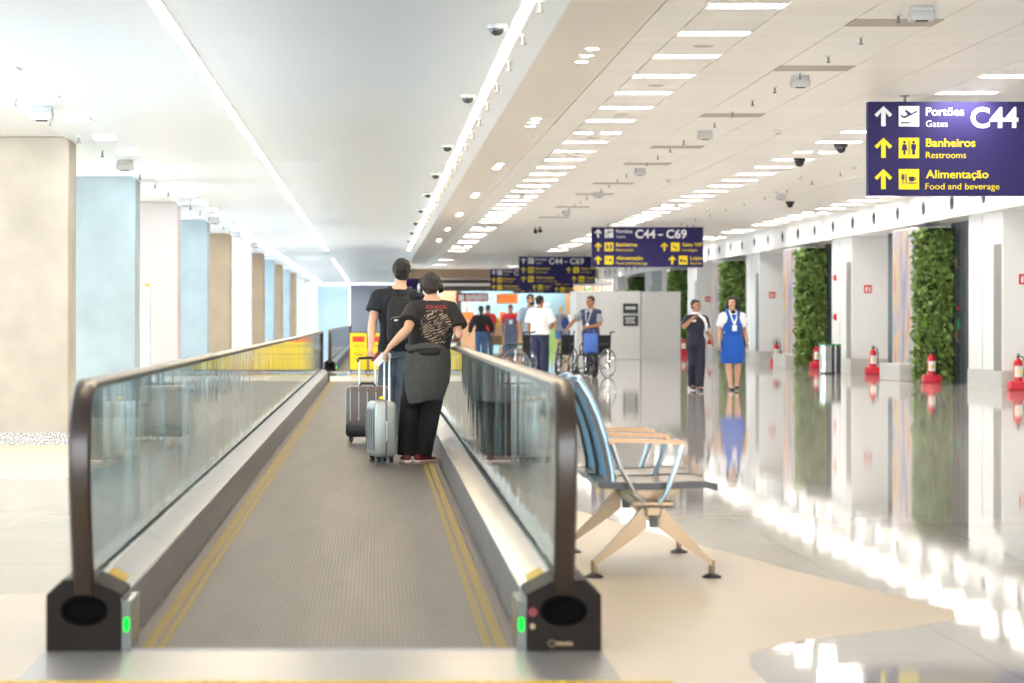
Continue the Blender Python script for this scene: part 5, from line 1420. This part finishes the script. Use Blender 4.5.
# ------------------------------------------------------------------ wheelchairs
def wheelchair(name, label, loc, rz, folded=1.0):
    r = thing(name, label, 'wheelchair', loc, rz); W = .24 * folded
    for s in (-1, 1):
        x = s * (W + .045)
        mb = MB(); mb.tube([(x, -.08 + .30 * math.cos(a), .305 + .30 * math.sin(a)) for a in (2 * PI * i / 32 for i in range(32))], .016, n=8, closed=True); w = mb.build('wheel', M['tire'], r, smooth=True)
        mb = MB(); mb.tube([(x + s * .03, -.08 + .255 * math.cos(a), .305 + .255 * math.sin(a)) for a in (2 * PI * i / 28 for i in range(28))], .008, n=6, closed=True); mb.build('hand_rim', M['chrome'], w, smooth=True)
        mb = MB(); mb.cyl((x - .03, -.08, .305), (x + .03, -.08, .305), .03)
        for i in range(12):
            a = 2 * PI * i / 12; mb.cyl((x, -.08, .305), (x, -.08 + .29 * math.cos(a), .305 + .29 * math.sin(a)), .0035, n=5)
        mb.build('spoke_pattern', M['chrome'], w)
        mb = MB(); mb.cyl((s * W - .012, .34, .09), (s * W + .012, .34, .09), .09, n=20); c = mb.build('caster', M['black'], r, smooth=True)
        mb = MB()
        mb.tube([(s * W, -.24, .96), (s * W, -.25, .90), (s * W, -.22, .5), (s * W, -.2, .2), (s * W, .3, .2), (s * W, .34, .24)], .013, n=8)
        mb.tube([(s * W, -.22, .48), (s * W, .24, .48), (s * W, .40, .30), (s * W, .48, .12)], .013, n=8)
        mb.tube([(s * W, -.22, .70), (s * W, .16, .70), (s * W, .20, .66), (s * W, .20, .48)], .012, n=8)
        mb.tube([(s * W, .34, .24), (s * W, .34, .12)], .012, n=8)
        mb.build('side_frame', M['chair_frame'], r, smooth=True)
        mb = MB(); mb.tube([(s * W, -.235, .95), (s * W, -.36, .97)], .018, n=8, round_ends=True); mb.build('push_handle', M['black'], r, smooth=True)
        mb = MB(); mb.box((s * W, -.02, .715), (.05, .28, .03), bev=.01); mb.build('arm_pad', M['black'], r)
        mb = MB(); mb.box((s * W * .55, .50, .10), (.14 * folded, .16, .018), Matrix.Rotation(.25, 4, 'X')); mb.build('footrest', M['black'], r)
    mb = MB(); mb.box((0, .01, .49), (2 * W, .44, .035), bev=.012); mb.build('seat', M['jacket_black'], r)
    mb = MB(); mb.box((0, -.235, .70), (2 * W, .03, .40), Matrix.Rotation(-.04, 4, 'X'), bev=.01); mb.build('backrest', M['jacket_black'], r)
    mb = MB(); mb.tube([(-W, 0, .22), (W, 0, .46)], .011); mb.tube([(W, .04, .22), (-W, .04, .46)], .011); mb.build('cross_brace', M['chair_frame'], r)
    return r
wheelchair('wheelchair', 'open black wheelchair with pale wheels and blue bag in front of the white partition', (X_(594.5, 51.2), 51.2, 0), math.radians(140))
wheelchair('wheelchair', 'folded dark wheelchair held by the attendant in the navy vest', (X_(565, 51.8), 51.6, 0), math.radians(165), .55)
wheelchair('wheelchair', 'black wheelchair standing beside the white-shirted person', (X_(515.5, 51.0), 51.0, 0), math.radians(70))
r = thing('carry_bag', 'blue carry bag standing on the seat of the open wheelchair', 'bag', (4.56, 51.07, .531))
mb = MB(); rg = []
for z, w, d in ((0, .13, .05), (.03, .15, .065), (.2, .155, .07), (.36, .15, .05), (.39, .145, .02)):
    rg.append([V((w * math.copysign(abs(math.cos(a)) ** .5, math.cos(a)), d * math.sin(a), z + .02 * math.sin(3 * a))) for a in (2 * PI * i / 22 for i in range(22))])
mb.loft(rg); mb.build('body', M['bag_blue'], r, smooth=True)
mb = MB(); mb.tube([(-.08, 0, .38), (-.07, 0, .47), (.07, 0, .47), (.08, 0, .38)], .010); mb.build('handles', M['bag_blue'], r, smooth=True)

# ------------------------------------------------------------------ shops at the far end
def sbox(mb, x0, x1, y0, y1, d, t=.3): slab(mb, x0, x1, y0, y1, d, t)
def shop(name, label, cat, parts, d):
    r = thing(name, label, cat, (0, 0, 0))
    for nm, k, rects in parts:
        mb = MB()
        for q in rects: sbox(mb, *q[:4], d + (q[4] if len(q) > 4 else 0), q[5] if len(q) > 5 else .3)
        mb.build(nm, M[k], r)
    return r
dS = 118.5
fy = 320 + EYE * FPX / dS
shop('shop_sign', 'red illuminated-looking shop sign with white letters at the hall end', 'sign', [('panel', 'shop_red', [(456, 488.5, 293, 301.5)]), ('letters', 'sign_white', [(458.5, 464, 294.6, 300.4, -.05, .04)] + [(466 + i * 3.1, 468.6 + i * 3.1, 294.4 + (i % 2) * .6, 300.6 - (i % 3) * .4, -.05, .04) for i in range(7)])], 117.3)
shop('shop_sign', 'orange hanging sign beside the red shop sign', 'sign', [('panel', 'orange', [(498.5, 517.5, 295, 302.5)]), ('surround', 'peach', [(496.5, 518.5, 293.5, 295), (496.5, 498.5, 295, 304), (498.5, 518.5, 302.5, 304)])], 117.6)
shop('shop_frontage', 'peach shop wall panel behind the headphone wearer', 'panel', [('panel', 'peach', [(440, 456, 290, 330)]), ('post', 'header_dark', [(456.5, 461.4, 289, 345, -.1)])], dS)
shop('shop_counter', 'orange lit counter display under the red shop sign', 'counter', [('front', 'peach', [(462, 476, 316, fy, 0, .8)]), ('display', 'orange', [(462, 474, 312, 320, -.1)]), ('post', 'white', [(465, 468.5, 301.5, 313)])], dS)
shop('display_stand', 'wooden display stand of goods in the middle of the shops', 'display stand', [('base', 'wood', [(493, 502, 336, fy, 0, .6)]), ('shelf', 'peach', [(492, 503, 328, 336, .05, .6)]), ('goods', 'board_yellow', [(494, 499, 318, 328, .1, .3)]), ('box', 'peach', [(499, 502.5, 320, 328, .1, .3)])], 100)
shop('display_stand', 'peach display stand behind the person in dungarees', 'display stand', [('base', 'peach', [(499.5, 521.5, 322, 345.5, 0, .8)]), ('goods', 'orange', [(500, 506, 312, 322, .1), (515, 521, 312, 322, .1)]), ('shelf', 'white', [(499, 522, 321, 323, -.05, .9)])], 112)
shop('shop_mural', 'pale blue and green mural wall behind the far travellers', 'mural', [('sky', 'mural_blue', [(476, 566, 292, 326)]), ('meadow', 'mural_green', [(520, 566, 326, fy + 1.0)]), ('cloud', 'shirt_white', [(541, 549, 303, 306, -.03, .03), (513, 519, 315, 317.5, -.03, .03)]), ('hill', 'mural_green', [(520, 532, 321, 326, -.03, .03), (497, 504, 318, 326, -.03, .03)])], 119.6)
shop('shop_pillar', 'brown timber shop pillar left of the white partition', 'pillar', [('timber', 'wood', [(566, 592, 276, fy)]), ('band', 'fascia_brown', [(566, 592, 272, 276)])], 119)
shop('exit_sign', 'small green sign on the timber pillar above the partition', 'sign', [('panel', 'green', [(584.5, 591, 284.5, 290.5, -.1, .06)]), ('symbol', 'sign_white', [(586, 587.5, 286, 289, -.13, .03), (588.5, 589.6, 286, 287.4, -.13, .03)])], 118.5)
shop('shop_wall', 'beige ribbed shop wall panel above the partition', 'panel', [('panel', 'peach', [(592, 616, 272, 300)]), ('rib_pattern', 'band', [(595 + 4 * i, 597 + 4 * i, 272, 300, -.05, .05) for i in range(5)])], 117.5)
r = shop('hanging_screen', 'small dark blue screen above the heads of the two travellers', 'screen', [('panel', 'sign_blue', [(405, 421, 278.5, 291.5, 0, .1)]), ('bracket', 'slot', [(412.5, 413.5, 268, 278.5, .03, .03)])], 104)
# ------------------------------------------------------------------ light, camera, world
def area(name, loc, size, rot, power, color):
    l = bpy.data.lights.new(name, 'AREA'); l.shape = 'RECTANGLE'; l.size, l.size_y = size
    l.energy = power; l.color = color
    o = bpy.data.objects.new(name, l); COL.objects.link(o); o.location = loc; o.rotation_euler = rot
    return o
for i, (a, b) in enumerate(wins):
    area('window_daylight', (-7.85, (a + b) / 2, 1.6), (b - a, 2.4), (0, -PI / 2, 0), 80, (.68, .87, 1.0))
for i in range(6):
    area('aisle_lamp', (-5.4, 23.5 + 13.3 * i, 2.98), (3.0, 4.0), (0, 0, 0), 14, (1.0, .95, .88))
for i in range(5):
    pass
area('shop_lamp', (5.0, 119.2, 3.25), (12, 3.0), (0, 0, 0), 75, (1.0, .95, .88))  # unseen fill light added to brighten the mural and shops
area('end_wall_fill', (-1.5, 113.0, 2.97), (2.4, 3.0), (0, 0, 0), 34, (.9, .96, 1.0))  # unseen fill light added to lighten the dark end wall
w = bpy.data.worlds.new('sky'); SC.world = w; w.use_nodes = True
w.node_tree.nodes['Background'].inputs['Color'].default_value = (.93, .97, 1.0, 1)
w.node_tree.nodes['Background'].inputs['Strength'].default_value = 1.6

cam = bpy.data.cameras.new('camera'); co = bpy.data.objects.new('camera', cam); COL.objects.link(co)
co.location = (0, 0, EYE); co.rotation_euler = (PI / 2, 0, 0)
cam.sensor_width = 36.0; cam.lens = 85.0
cam.shift_x = (512 - 375) / 1024.0; cam.shift_y = -(341.5 - 320) / 1024.0
cam.clip_end = 400
cam.dof.use_dof = True; cam.dof.focus_distance = 20.5; cam.dof.aperture_fstop = 3.2
SC.camera = co
SC.view_settings.view_transform = 'Standard'; SC.view_settings.look = 'None'
SC.view_settings.exposure = 2.72; SC.view_settings.gamma = 1.0
try: SC.view_settings.use_curve_mapping = False
except Exception: pass
